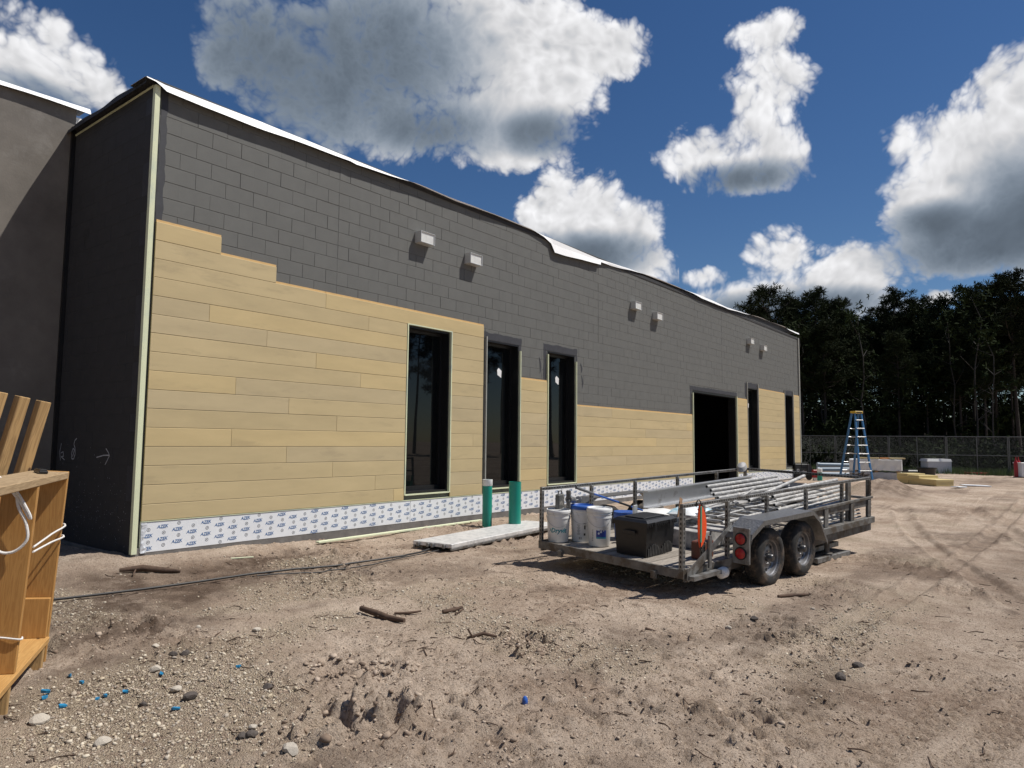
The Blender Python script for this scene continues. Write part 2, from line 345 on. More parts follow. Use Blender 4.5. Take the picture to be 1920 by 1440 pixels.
def base_h(x, y):
    g = -.115-.034*np.clip(-y, 0, 6.0)+.012*np.clip(y, 0, 3)
    far = sstep(x, 9, 26); g = g*(1-far)+(-.06)*far
    return g
def ground_parts(x, y):
    g = base_h(x, y)
    near = 1-sstep(np.hypot(x-2, y+4), 14, 40)
    h = .05*fbm(x*.55, y*.55, 3)+.030*fbm(x*1.7+9, y*1.7, 4)*(.4+.6*near)
    rough = np.zeros_like(x)
    for (cx, cy, r, a) in ROUGH:
        rough = np.maximum(rough, a*np.exp(-(((x-cx)**2+(y-cy)**2)/(r*r))))
    rough = np.maximum(rough, .8*sstep(fbm(x*.8+40, y*.8+3, 3), .0, .18))
    t = fbm(x*5.5, y*5.5, 4, .55); ridg = np.abs(fbm(x*9+3, y*9, 3, .6))
    h = h+.026*t*(.5+rough)+rough*(.085*ridg-.012)+rough*.016*np.abs(fbm(x*19+7, y*19, 2))+.0045*fbm(x*21, y*21, 3)
    smooth_ = np.zeros_like(x)
    for (a, b, w) in TRK:
        dx, dy = b[0]-a[0], b[1]-a[1]; l = math.hypot(dx, dy); s = ((x-a[0])*dx+(y-a[1])*dy)/l; o = ((x-a[0])*-dy+(y-a[1])*dx)/l
        smooth_ = np.maximum(smooth_, (1-sstep(np.abs(o), w, w*1.6))*sstep(s, -.3, .0)*(1-sstep(s, l, l+.4)))
    rough = rough*(1-.85*smooth_)
    dm = (np.abs(x-1.0) < 7) & (np.abs(y+4.5) < 6)
    if dm.any():
        xx, yy, rr = x[dm], y[dm], rough[dm]; wx, wy = xx+.05*fbm(xx*6, yy*6, 3)*3, yy+.05*fbm(xx*6+50, yy*6, 3)*3
        h[dm] = h[dm]-(.06+.75*rr)*pocks(wx, wy, .125, 3, .03, .095)-(.20+.75*rr)*pocks(wx, wy, .055, 7, .012, .042)
    # stretched grader scrapes along the drive direction
    ca, sa = math.cos(.25), math.sin(.25); u = x*ca+y*sa; v = -x*sa+y*ca
    h = h+.010*fbm(u*.9, v*7.5, 3)
    for (cx, cy, r, d) in HOLES:
        q = np.hypot(x-cx, (y-cy)*1.15)/r*(1+.5*fbm(x*7+cx*9, y*7, 3))
        h = h-d*(1-sstep(q, .6, 1.0))+d*.75*np.exp(-((q-1.25)/.28)**2)*(.35+1.3*np.clip(vnoise(x*14+3, y*14)-.2, 0, 1))
    trk = np.zeros_like(x)
    for (a, b, w) in TRK:
        dx, dy = b[0]-a[0], b[1]-a[1]; l = math.hypot(dx, dy); s = ((x-a[0])*dx+(y-a[1])*dy)/l; o = ((x-a[0])*-dy+(y-a[1])*dx)/l
        msk = (1-sstep(np.abs(o), w*.85, w))*sstep(s, -.2, .1)*(1-sstep(s, l-.1, l+.5)); trk = np.maximum(trk, msk)
        ph = np.sin((s+.35*np.abs(o))*2*PI/.13); rib = np.cos(o*2*PI/(w*.5))
        h = h*(1-.5*msk)+msk*(-.020+.018*np.clip(ph*2, -1, 1)*(rib > -.35)-.004*(rib < -.6))
    for (a, b, w) in LUG:
        dx, dy = b[0]-a[0], b[1]-a[1]; l = math.hypot(dx, dy); s = ((x-a[0])*dx+(y-a[1])*dy)/l; o = ((x-a[0])*-dy+(y-a[1])*dx)/l
        msk = (1-sstep(np.abs(o), w*.8, w))*sstep(s, -.2, .1)*(1-sstep(s, l-.1, l+.4))
        ph = np.sin((s+.55*np.abs(o))*2*PI/.16+.9*fbm(x*3, y*3, 2)*6); h = h+msk*.020*np.clip(ph*1.8, -1, .6)*sstep(vnoise(x*7+1, y*7+5), .25, .6)*(.5+1.2*vnoise(x*4+3, y*4+8))
    bed = np.zeros_like(x); shd = np.zeros_like(x); rm = (x > 1.5) & (x < 21) & (y > -11) & (y < -4)
    if rm.any(): bed[rm], shd[rm] = rut_field(x[rm], y[rm])
    h = h*(1-.4*bed)-.028*bed+.022*shd*(.4+1.2*vnoise(x*5, y*5))
    # spoil heap before the ladder, small bank along the wall, rut by the footing
    h = h+.50*np.exp(-(((x-19.6)/1.5)**2+((y+4.1)/.85)**2))*(1+.5*fbm(x*2.2, y*2.2, 3))+.28*np.exp(-(((x-22.6)/2.0)**2+((y+2.4)/.8)**2))
    h = h+.05*np.exp(-((y+.55)/.35)**2)*sstep(x, 3.0, 4.5)*(1-sstep(x, 12, 16))+.05*np.exp(-(((x-3.1)/.9)**2+((y+2.3)/.35)**2))
    h = h-.05*np.exp(-((y+.55+.25*(x-1.6))/.16)**2)*np.exp(-((x-1.7)/.6)**2)
    h = h+.085*np.exp(-((x-.2)/2.1)**2)*np.exp(-((y-.1)/.8)**2)+.06*np.exp(-((x+.3)/.5)**2)*sstep(y, -.3, .3)*(1-sstep(y, 2.6, 3.2))
    fl = np.clip(1-sstep(np.hypot((x-4.6)/1.4, (y+5.75)/.30), .8, 1.3), 0, 1)       # packed where the tyres stand
    h = h*(1-.9*fl)
    grav = np.clip(1.25*np.exp(-(((x+1.55)/.85)**2+((y+4.0)/.75)**2)**2)+.9*np.exp(-(((x+.2)/.8)**2+((y+3.4)/.3)**2))+.8*np.exp(-(((x+2.0)/.9)**2+((y+4.9)/.6)**2))+1.2*np.exp(-(((x-1.6)/.45)**2+((y+1.15)/.25)**2))+.7*np.exp(-(((x-3.5)/2.5)**2+((y+7.0)/.5)**2)), 0, 1)
    grav = np.clip(grav+.9*fbm(x*2.6, y*2.6, 4)-.05, 0, 1)*sstep(grav, .05, .4)
    grav = np.maximum(grav, .55*sstep(fbm(x*.9+70, y*.9+20, 4), .08, .25)*near)
    damp = np.clip(.9*np.exp(-(((x-1.6)/.55)**2+((y+7.1)/.22)**2))+.95*np.exp(-(((x-.1)/1.9)**2+((y+1.25)/.95)**2)**1.5)+.8*np.exp(-(((x+1.2)/.7)**2+((y+2.3)/.8)**2))+.55*np.exp(-(((x-8)/3)**2+((y+8.2)/.6)**2))+.6*np.exp(-(((x-19.6)/1.6)**2+((y+4.3)/.9)**2))+.8*np.exp(-(((x-30)/3.0)**2+((y+6.1)/.9)**2)), 0, 1)  # weight of the darker soil colour in set patches
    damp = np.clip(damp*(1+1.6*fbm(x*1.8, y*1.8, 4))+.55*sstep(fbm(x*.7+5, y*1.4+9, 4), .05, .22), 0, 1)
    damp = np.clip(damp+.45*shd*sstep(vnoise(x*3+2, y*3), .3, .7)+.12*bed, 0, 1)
    return g+h, grav, damp, rough
def gh(x, y):
    return float(ground_parts(np.array([float(x)]), np.array([float(y)]))[0][0])
def axis_coords(a, b, fine, mid0, mid1, mids, lo, hi, g):
    xs = list(np.arange(a, b, fine)); xs += list(np.arange(b, mid1, mids)); xs = list(np.arange(mid0, a, mids))+xs
    s = mids*1.2; x = xs[-1]
    while x < hi: x += s; s *= g; xs.append(x)
    s = mids*1.2; x = xs[0]; l = []
    while x > lo: x -= s; s *= g; l.append(x)
    return np.array(l[::-1]+xs)
GX = axis_coords(-2.9, 4.2, .022, -5.0, 11.0, .06, -450, 450, 1.09)
GY = axis_coords(-8.5, -1.0, .022, -9.4, 2.6, .05, -450, 450, 1.09)
XX, YY = np.meshgrid(GX, GY, indexing='ij')
HH, GRV, DMP, RGH = ground_parts(XX, YY)
nx, ny = XX.shape
idx = np.arange(nx*ny).reshape(nx, ny)
gf = np.stack([idx[:-1, :-1], idx[1:, :-1], idx[1:, 1:], idx[:-1, 1:]], -1).reshape(-1, 4)
def ground_material():
    mt = bpy.data.materials.new('sandy_soil'); mt.use_nodes = True; nt = mt.node_tree; N = nt.nodes; L = nt.links; b = N['Principled BSDF']
    b.inputs['Roughness'].default_value = .95; b.inputs['Specular IOR Level'].default_value = .15
    ge = N.new('ShaderNodeNewGeometry'); at = N.new('ShaderNodeVertexColor'); at.layer_name = 'soil'; sp = N.new('ShaderNodeSeparateColor'); L.new(at.outputs[0], sp.inputs[0])
    def noise(s, d=6, r=.65, dist=0.0):
        n = N.new('ShaderNodeTexNoise'); n.inputs['Scale'].default_value = s; n.inputs['Detail'].default_value = d; n.inputs['Roughness'].default_value = r; n.inputs['Distortion'].default_value = dist; L.new(ge.outputs['Position'], n.inputs['Vector']); return n.outputs[0]
    def mix(f, a, c):
        mx = N.new('ShaderNodeMix'); mx.data_type = 'RGBA'
        for i, v in ((0, f), (6, a), (7, c)):
            if isinstance(v, bpy.types.NodeSocket): L.new(v, mx.inputs[i])
            else: mx.inputs[i].default_value = v if i == 0 else tuple(v)+(1,)
        return mx.outputs[2]
    def rng(x, a, c, lo=0., hi=1.):
        m_ = N.new('ShaderNodeMapRange'); m_.interpolation_type = 'SMOOTHSTEP'; L.new(x, m_.inputs[0])
        for i, v in ((1, a), (2, c), (3, lo), (4, hi)): m_.inputs[i].default_value = v
        return m_.outputs[0]
    def mul(a, c):
        m_ = N.new('ShaderNodeMath'); m_.operation = 'MULTIPLY'; L.new(a, m_.inputs[0])
        if isinstance(c, bpy.types.NodeSocket): L.new(c, m_.inputs[1])
        else: m_.inputs[1].default_value = c
        return m_.outputs[0]
    c = mix(rng(noise(1.3), .35, .68), (.40, .322, .252), (.60, .515, .425))
    c = mix(mul(rng(noise(.55, 5, .6, .8), .50, .66), .7), c, (.27, .20, .15))
    c = mix(rng(noise(9), .45, .7), c, (.50, .415, .335))
    c = mix(mul(rng(noise(38, 5), .53, .66), .7), c, (.22, .16, .115))
    c = mix(mul(rng(noise(6.5, 7, .75), .56, .66), .55), c, (.19, .14, .105))
    c = mix(mul(rng(noise(75, 4, .7), .56, .63), .8), c, (.10, .072, .055))
    c = mix(mul(rng(noise(160, 3), .58, .70), .6), c, (.50, .43, .35))
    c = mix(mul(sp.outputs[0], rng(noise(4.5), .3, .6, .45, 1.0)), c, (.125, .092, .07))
    gr = N.new('ShaderNodeTexVoronoi'); gr.inputs['Scale'].default_value = 95; L.new(ge.outputs['Position'], gr.inputs['Vector'])
    hs = N.new('ShaderNodeSeparateColor'); L.new(gr.outputs['Color'], hs.inputs[0])
    peb = mix(hs.outputs[0], (.34, .28, .205), (.58, .51, .39))
    c = mix(mul(sp.outputs[1], rng(noise(26, 4), .36, .56)), c, peb)
    tn = N.new('ShaderNodeMix'); tn.data_type = 'RGBA'; tn.blend_type = 'MULTIPLY'; tn.inputs[0].default_value = 1.0; L.new(c, tn.inputs[6]); tn.inputs[7].default_value = (1.04, .985, .94, 1)
    L.new(tn.outputs[2], b.inputs['Base Color'])
    ad = N.new('ShaderNodeMath'); ad.operation = 'MULTIPLY_ADD'; L.new(mul(gr.outputs['Distance'], sp.outputs[1]), ad.inputs[0]); ad.inputs[1].default_value = -.9
    n1 = N.new('ShaderNodeMath'); n1.operation = 'MULTIPLY_ADD'; L.new(noise(55, 6, .7), n1.inputs[0]); n1.inputs[1].default_value = 1.0; L.new(mul(noise(210, 4), .35), n1.inputs[2]); L.new(n1.outputs[0], ad.inputs[2])
    bp = N.new('ShaderNodeBump'); bp.inputs['Strength'].default_value = 1.0; bp.inputs['Distance'].default_value = .030; L.new(ad.outputs[0], bp.inputs['Height']); L.new(bp.outputs[0], b.inputs['Normal'])
    return mt
M_SOIL = ground_material()
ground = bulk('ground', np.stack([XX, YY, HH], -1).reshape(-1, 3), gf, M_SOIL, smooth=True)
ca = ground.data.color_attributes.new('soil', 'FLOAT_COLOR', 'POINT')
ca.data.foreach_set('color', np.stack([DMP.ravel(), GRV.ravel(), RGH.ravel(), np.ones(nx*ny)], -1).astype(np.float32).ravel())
tag(ground, kind='structure')
# ------------------------------------------------------------------ building
CM = .2032
L_END = 26.0; SETB = 2.40
BX = [(4.25, 5.28, .46, 3.25), (6.27, 7.29, .46, 3.25), (8.27, 9.33, .46, 3.25), (15.58, 19.02, -.10, 2.88), (20.03, 21.08, .46, 3.25), (24.08, 25.12, .46, 3.25)]
WIN = [0, 1, 2, 4, 5]; DOOR = 3
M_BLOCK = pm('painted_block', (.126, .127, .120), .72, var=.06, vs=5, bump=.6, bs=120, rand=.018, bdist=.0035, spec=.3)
M_MORT = pm('painted_mortar', (.124, .125, .118), .8, var=.10, vs=9, bump=.5, bs=120, spec=.25)
M_SIDE = pm('side_wall_paint', (.042, .042, .044), .75, var=.10, vs=4, bump=.4, bs=150, spec=.25)  # dark paint, lowered further so the wall's shade sits in the colour
M_STUC = pm('stucco_base', (.165, .150, .132), .85, var=.2, vs=1.7, bump=.5, bs=35, dirt=(.22, .205, .185), dirt_amt=.25, dirt_s=1.1, spec=.2)
M_PRIM = pm('dark_primer', (.034, .035, .042), .7, var=.2, vs=8, bump=.3, bs=120)
M_SID = {k: pm('siding_'+k, c, .62, var=.07, vs=2.2, bump=.12, bs=90, dirt=(c[0]*.86, c[1]*.86, c[2]*.88), dirt_amt=.18, dirt_s=1.6, rand=.03, stretch=(.5, 1, 2.2), spec=.3)
         for k, c in dict(tan=(.485, .388, .218), pale=(.525, .41, .215), grey=(.465, .378, .226)).items()}
M_TONG = pm('siding_flange', (.60, .39, .16), .65, var=.1, vs=12)
M_TRIM = pm('cream_trim', (.66, .69, .47), .5, var=.06, vs=2, bump=.05, dirt=(.5, .56, .45), dirt_amt=.3, dirt_s=.8)
M_FILM = pm('protective_film', (.74, .76, .78), .42, var=.04, vs=3, bump=.10, bs=14)
M_CONC = pm('footing_concrete', (.15, .14, .13), .9, var=.25, vs=5, bump=.6, bs=40)
M_ROOFW = pm('white_membrane', (.82, .82, .81), .5, var=.03, vs=2, bump=.15, bs=6)
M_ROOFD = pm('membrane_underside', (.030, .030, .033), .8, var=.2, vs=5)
M_FRAME = pm('black_frame', (.010, .010, .011), .38, var=.1, vs=8, bump=.03)
M_INT = pm('bare_interior', (.16, .155, .15), .9, var=.2, vs=1.5)
M_ALU = pm('mill_aluminium', (.62, .62, .62), .42, metal=.85, var=.12, vs=9, bump=.1, bs=60)
M_CHALK = pm('chalk', (.42, .43, .46), .9, var=.35, vs=40)
def glass():
    mt = bpy.data.materials.new('window_glass'); mt.use_nodes = True; b = mt.node_tree.nodes['Principled BSDF']
    b.inputs['Base Color'].default_value = (.006, .007, .008, 1); b.inputs['Roughness'].default_value = .015; b.inputs['IOR'].default_value = 1.5
    nt = mt.node_tree; n = nt.nodes.new('ShaderNodeTexNoise'); n.inputs['Scale'].default_value = 1.3; bp = nt.nodes.new('ShaderNodeBump'); bp.inputs['Strength'].default_value = .05; bp.inputs['Distance'].default_value = .02
    nt.links.new(n.outputs[0], bp.inputs['Height']); nt.links.new(bp.outputs[0], b.inputs['Normal'])
    tr = nt.nodes.new('ShaderNodeBsdfTransparent'); tr.inputs[0].default_value = (.12, .13, .135, 1); mx = nt.nodes.new('ShaderNodeMixShader'); mx.inputs[0].default_value = .72
    nt.links.new(tr.outputs[0], mx.inputs[1]); nt.links.new(b.outputs[0], mx.inputs[2]); nt.links.new(mx.outputs[0], nt.nodes['Material Output'].inputs[0]); return mt
M_GLASS = glass()
bld = thing('commercial_building', 'long grey block building with partly fitted tan siding and white roof edge', 'building', (0, 0, 0))

def grid_wall(name, y0, y1, xs, zs, holes, mat, parent):
    xs = sorted(set(xs+[h[0] for h in holes]+[h[1] for h in holes])); zs = sorted(set(zs+[h[2] for h in holes]+[h[3] for h in holes]))
    zs = [z for z in zs if zs[0] <= z <= zs[-1]]
    def solid(i, j):
        if i < 0 or j < 0 or i >= len(xs)-1 or j >= len(zs)-1: return False
        cx = (xs[i]+xs[i+1])/2; cz = (zs[j]+zs[j+1])/2
        return not any(h[0] < cx < h[1] and h[2] < cz < h[3] for h in holes)
    b = MB()
    for i in range(len(xs)-1):
        for j in range(len(zs)-1):
            if not solid(i, j): continue
            x0, x1, z0, z1 = xs[i], xs[i+1], zs[j], zs[j+1]
            b.add([(x0, y0, z0), (x1, y0, z0), (x1, y0, z1), (x0, y0, z1)], [(0, 1, 2, 3)]); b.add([(x0, y1, z0), (x1, y1, z0), (x1, y1, z1), (x0, y1, z1)], [(3, 2, 1, 0)])
            if not solid(i-1, j): b.add([(x0, y0, z0), (x0, y0, z1), (x0, y1, z1), (x0, y1, z0)], [(0, 1, 2, 3)])
            if not solid(i+1, j): b.add([(x1, y0, z0), (x1, y0, z1), (x1, y1, z1), (x1, y1, z0)], [(3, 2, 1, 0)])
            if not solid(i, j-1): b.add([(x0, y0, z0), (x1, y0, z0), (x1, y1, z0), (x0, y1, z0)], [(3, 2, 1, 0)])
            if not solid(i, j+1): b.add([(x0, y0, z1), (x1, y0, z1), (x1, y1, z1), (x0, y1, z1)], [(0, 1, 2, 3)])
    me = bpy.data.meshes.new(name); me.from_pydata(b.v, [], b.f); me.materials.append(mat)
    return link(bpy.data.objects.new(name, me), parent)
WT = 5.69
front = grid_wall('front_wall', .0052, .20, [.012, L_END], [-.35, WT], BX, M_MORT, bld)
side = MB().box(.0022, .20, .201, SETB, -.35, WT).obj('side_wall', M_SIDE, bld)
rec = MB().box(-16, .0045, SETB, SETB+.2, -.5, 6.0).obj('recessed_wall', M_STUC, bld)
shell = MB()
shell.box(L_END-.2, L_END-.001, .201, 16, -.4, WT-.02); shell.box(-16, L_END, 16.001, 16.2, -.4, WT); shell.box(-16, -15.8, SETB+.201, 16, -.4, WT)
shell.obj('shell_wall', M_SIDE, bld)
MB().box(.205, L_END-.21, .205, 15.9, -.3, .012).obj('floor_slab', M_CONC, bld)
part_ = MB(); part_.box(12.5, 12.62, .25, 15.9, .013, 5.2); part_.box(12.63, L_END-.22, 7.0, 7.12, .013, 5.2); part_.obj('interior_partition', M_INT, bld)
rf = MB(); rf.box(.201, L_END-.201, .201, 16, WT-.12, WT-.05); rf.box(-15.8, .2, SETB+.201, 16, 5.90, 5.97)
roof = rf.obj('roof', M_ROOFW, bld)

# concrete blocks: courses at fixed levels, joints every 16 inches from the control joints
def board_top(x):
    if x < .92: return 3.93
    if x < 1.74: return 3.71
    if x < 6.17: return 3.48
    if x < 7.31: return 0.3
    if x < 8.25: return 2.61
    if x < 9.36: return 0.3
    if x < 15.5: return 2.16
    if x < 19.03: return -1
    if x < 20.0: return 2.88
    if x < 21.1: return 0.3
    if x < 24.0: return 3.36
    if x < 25.2: return .3
    return 3.38
cand = []
CJ = [2.79, 2.79+7.54, 2.79+15.08, 2.79+22.62]
rb = random.Random(3)
for k in range(-24, 5):
    z0 = 4.866+(k-1)*CM; z1 = min(z0+CM, WT)
    if z1 - z0 < .05: continue
    lims = [.075]+CJ+[L_END-.06]
    for s in range(len(lims)-1):
        a, b_ = lims[s], lims[s+1]; org = CJ[0] if s == 0 else a
        off = 0 if (k % 2 == 0) else CM
        n0 = int((a-org-off)//(2*CM))-1; x = org+off+n0*2*CM
        while x < b_:
            xa, xb = max(x, a), min(x+2*CM, b_); x += 2*CM
            if xb-xa < .03: continue
            segs = [(xa, xb)]
            for (h0, h1, hz0, hz1) in BX:
                if z1 > hz0+.02 and z0 < hz1-.02:
                    ns = []
                    for (p, q) in segs:
                        if h1 <= p or h0 >= q: ns.append((p, q))
                        else:
                            if h0-p > .03: ns.append((p, h0))
                            if q-h1 > .03: ns.append((h1, q))
                    segs = ns
            for (p, q) in segs:
                if min(board_top(p+.01), board_top((p+q)/2), board_top(q-.01)) > z1+.02: continue
                if z1 < .40: continue
                cand.append(('f', p, q, z0, z1))
for k in range(-25, 5):
    z0 = 4.866+(k-1)*CM; z1 = min(z0+CM, WT)
    if z1-z0 < .05: continue
    x = 0 if k % 2 else -CM
    while x < SETB-.03:
        p, q = max(x, .02), min(x+2*CM, SETB-.03); x += 2*CM
        if q-p > .03: cand.append(('s', p, q, z0, z1))
def bdist_(c):
    pt = np.array([(c[1]+c[2])/2, 0, (c[3]+c[4])/2]) if c[0] == 'f' else np.array([0, (c[1]+c[2])/2, (c[3]+c[4])/2])
    return np.linalg.norm(pt-CAM)*(1 if c[0] == 'f' else 1.25)
cand.sort(key=bdist_)
JG = .0016
def block_geo(b, w, h, depth, mi=0, ch=.0040, vj=1.0):       # front face inset with a small chamfer, facing -y, lower left corner at origin
    g = JG; cx = ch*vj; x0, x1, z0, z1 = g*vj, w-g*vj, g, h-g
    vs = [(x0, depth, z0), (x1, depth, z0), (x1, depth, z1), (x0, depth, z1), (x0, ch, z0), (x1, ch, z0), (x1, ch, z1), (x0, ch, z1), (x0+cx, 0, z0+ch), (x1-cx, 0, z0+ch), (x1-cx, 0, z1-ch), (x0+cx, 0, z1-ch)]
    b.add(vs, [(0, 1, 5, 4), (1, 2, 6, 5), (2, 3, 7, 6), (3, 0, 4, 7), (4, 5, 9, 8), (5, 6, 10, 9), (6, 7, 11, 10), (7, 4, 8, 11), (8, 9, 10, 11)], mi)
bm_cache = {}
def block_mesh(w, h, sd):
    vj = rb.choice((1.0, 1.0, .3, .05)) if sd == 'f' else 1.0; key = (round(w, 3), round(h, 3), sd, vj)
    if key not in bm_cache:
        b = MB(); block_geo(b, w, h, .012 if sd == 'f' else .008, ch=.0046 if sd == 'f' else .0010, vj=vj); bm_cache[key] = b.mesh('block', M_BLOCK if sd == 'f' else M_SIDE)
    return bm_cache[key]
rest = MB()
for i, (sd, p, q, z0, z1) in enumerate(cand):
    jit = rb.uniform(-.0012, .0012)
    if i < 300:
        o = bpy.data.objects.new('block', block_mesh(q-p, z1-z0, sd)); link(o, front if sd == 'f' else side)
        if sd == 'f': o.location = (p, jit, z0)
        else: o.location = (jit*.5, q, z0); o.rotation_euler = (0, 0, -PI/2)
    else:
        t = MB(); block_geo(t, q-p, z1-z0, .012, vj=rb.choice((1.0, .4, .05)))
        if sd == 'f': t.v = [(x+p, y+jit, z+z0) for x, y, z in t.v]
        else: t.v = [(y+jit*.5, q-x, z+z0) for x, y, z in t.v]
        rest.add(t.v, t.f, 0 if sd == 'f' else 1)
ro = rest.obj('blocks', [M_BLOCK, M_SIDE], front); tag(ro, kind='stuff')
MB().box(.0, .074, -.004, .2, -.3, WT-.02).obj('corner_pier', M_PRIM, bld)
MB().box(L_END-.06, L_END, -.004, .2, -.3, WT-.02).obj('corner_pier', M_PRIM, bld)

# footing below the skirt
MB().bbox(-.004, L_END+.004, -.030, .0065, -.6, .06, .006).obj('footing', M_CONC, bld)
MB().bbox(-.03, -.001, .0, SETB-.001, -.6, -.02, .006).obj('footing', M_CONC, bld)

# siding boards
Z0 = .365; P1 = .559; PB_ = .2249
def row_z(r): return (Z0, P1) if r == 0 else (P1+(r-1)*PB_, P1+r*PB_)
def row_spans(r):
    z0, z1 = row_z(r); out = []
    fields = [(.085, .92, 15), (.92, 1.74, 14), (1.74, 6.17, 13), (7.33, 8.225, 9), (9.375, 15.5, 7), (19.06, 19.985, 10), (21.13, 24.03, 12), (25.17, 25.985, 12)]
    cur = None
    for a, b_, top in fields:
        if r > top: continue
        if cur and abs(cur[1]-a) < .001: cur = (cur[0], b_); out[-1] = cur
        else: cur = (a, b_); out.append(cur)
    # below the sills the boards run through
    if z1 <= .46:
        pass
    return out
def cut(spans, r):
    z0, z1 = row_z(r); res = []
    for (a, b_) in spans:
        segs = [(a, b_)]
        for (h0, h1, hz0, hz1) in BX:
            if z1 > hz0+.01 and z0 < hz1-.01:
                ns = []
                for p, q in segs:
                    if h1+.03 <= p or h0-.03 >= q: ns.append((p, q))
                    else:
                        if (h0-.03)-p > .05: ns.append((p, h0-.03))
                        if q-(h1+.03) > .05: ns.append((h1+.03, q))
                segs = ns
        res += segs
    return res
JT = {13: [2.58], 12: [3.40], 11: [.80], 10: [1.63], 9: [2.44], 8: [3.27], 7: [1.20], 6: [2.01], 5: [2.84], 4: [1.17, 5.9], 3: [2.00], 2: [2.79], 1: [3.61], 0: [4.0, 8.9]}
JT2 = {7: [10.9], 6: [11.8, 15.1], 5: [12.6], 4: [13.2], 3: [10.9, 14.4], 2: [11.6], 1: [12.5], 0: [13.4]}
TONE = {(11, .80): 'pale', (8, 3.27): 'pale', (13, 2.58): 'pale', (5, 7.33): 'grey', (6, 7.33): 'grey', (4, 7.33): 'grey', (11, .085): 'grey', (10, .085): 'grey', (10, 1.63): 'grey', (6, .085): 'grey'}
rs_ = random.Random(8)
TOPROW = {15: (.085, .92), 14: (.92, 1.74), 13: (1.74, 6.17), 9: (7.33, 8.225), 7: (9.375, 15.5), 10: (19.06, 19.985), 12: None}
def add_board(p, q, z0, z1, tone, flange=None):
    b = MB(); g = .0022; y0 = -.036
    # face with a sloped shadow reveal at the bottom edge
    vs = [(p+g, -.014, z0+.0005), (q-g, -.014, z0+.0005), (p+g, y0, z0+.0065), (q-g, y0, z0+.0065), (p+g, y0, z1-.004), (q-g, y0, z1-.004), (p+g, y0+.004, z1), (q-g, y0+.004, z1), (p+g, -.014, z1), (q-g, -.014, z1)]
    cx = (p+q)/2; vs = [(x-cx, y, z-z0) for x, y, z in vs]
    b.add(vs, [(0, 1, 3, 2), (2, 3, 5, 4), (4, 5, 7, 6), (6, 7, 9, 8), (8, 9, 1, 0), (0, 2, 4, 6, 8), (1, 9, 7, 5, 3)])
    o = b.obj('siding_board', M_SID[tone], bld, loc=(cx, rs_.uniform(-.0008, .0008), z0))
    if flange:
        f = MB().box(flange[0]-cx, flange[1]-cx, -.026, -.012, z1-z0+.0005, z1-z0+.030); f.obj('nail_flange', M_TONG, o)
for r in range(16):
    z0, z1 = row_z(r)
    for (p, q) in cut(row_spans(r), r):
        js = [j for j in (JT.get(r, []) if p < 6.2 else JT2.get(r, [])) if p+.1 < j < q-.1]
        e = [p]+js+[q]
        for i in range(len(e)-1):
            tone = TONE.get((r, round(e[i], 3)), None) or rs_.choice(['tan']*6+['pale', 'grey'])
            fl = None
            t = TOPROW.get(r)
            if r == 12 and e[i] > 20: fl = (e[i], e[i+1])
            elif t and e[i+1] > t[0]+.01 and e[i] < t[1]-.01: fl = (max(e[i], t[0])+.003, min(e[i+1], t[1])-.003)
            add_board(e[i], e[i+1], z0, z1, tone, fl)
# starter strip, skirt boards with printed film
MB().box(.085, 15.5, -.042, -.004, .357, .3645).box(19.06, L_END-.01, -.042, -.004, .357, .3645).obj('starter_strip', M_TRIM, bld)
skirts = [(.085, 4.37), (4.375, 9.85), (9.855, 15.5), (19.06, L_END-.012)]
AZ = text_mesh('AZEK', .052, .28, .0014); M_BLUE = pm('blue_print', (.05, .13, .30), .5, var=.2, vs=30); M_BLKP = pm('dark_print', (.07, .075, .09), .5, var=.2, vs=30)
rp = random.Random(2)
for (p, q) in skirts:
    nseg = max(2, int((q-p)/.25)); b = MB()
    o = MB().bbox(p, q, -.034, -.004, .004, .3555, .003).obj('skirt_board', M_FILM, bld)
    pr = MB(); c = 0
    while p+.07+.18*c < q-.07:
        xx = p+.07+.18*c; off = (.046*c) % .145; c += 1; a = .05
        for kk in range(-1, 4):
            z = .335-off-.145*kk
            if .022 < z < .335:
                vs = [(xx+vx*math.cos(a)-vy*math.sin(a), -.0352, z+vx*math.sin(a)+vy*math.cos(a)) for vx, vy, _ in AZ[0]]; pr.add(vs, AZ[1], 0)
                pr.add([(xx-.02, -.0352, z-.024), (xx+.05, -.0352, z-.020), (xx+.05, -.0352, z-.0175), (xx-.02, -.0352, z-.0215)], [(0, 1, 2, 3)], 0)
            z -= .0725
            if .028 < z < .330:
                n = 12
                for r0, r1 in ((.0165, .0215), (.0, .007)):
                    vs = []
                    for i in range(n):
                        t = 2*PI*i/n; vs += [(xx+.02+r0*math.cos(t), -.0352, z+r0*math.sin(t)), (xx+.02+r1*math.cos(t), -.0352, z+r1*math.sin(t))]
                    pr.add(vs, [(2*i, 2*i+1, (2*i+3) % (2*n), (2*i+2) % (2*n)) for i in range(n)], 1)
    tag(pr.obj('film_print', [M_BLUE, M_BLKP], o), kind='stuff')
# torn wrinkled film end at the corner
tw = MB(); zz = np.linspace(.0, .35, 14)
pts = [(.10+.018*math.sin(z*37)+.02*rp.random(), -.040-.012*rp.random(), z) for z in zz]; pt2 = [(.14+.02*math.sin(z*23+1), -.0365, z) for z in zz]; pt0 = [(.088, -.043, z) for z in zz]
for i in range(13):
    tw.add([pts[i], pt2[i], pt2[i+1], pts[i+1]], [(0, 1, 2, 3)]); tw.add([pt0[i], pts[i], pts[i+1], pt0[i+1]], [(0, 1, 2, 3)])
tw.obj('torn_film', pm('torn_film', (.55, .57, .60), .35, var=.3, vs=25, bump=.6, bs=30), bld)
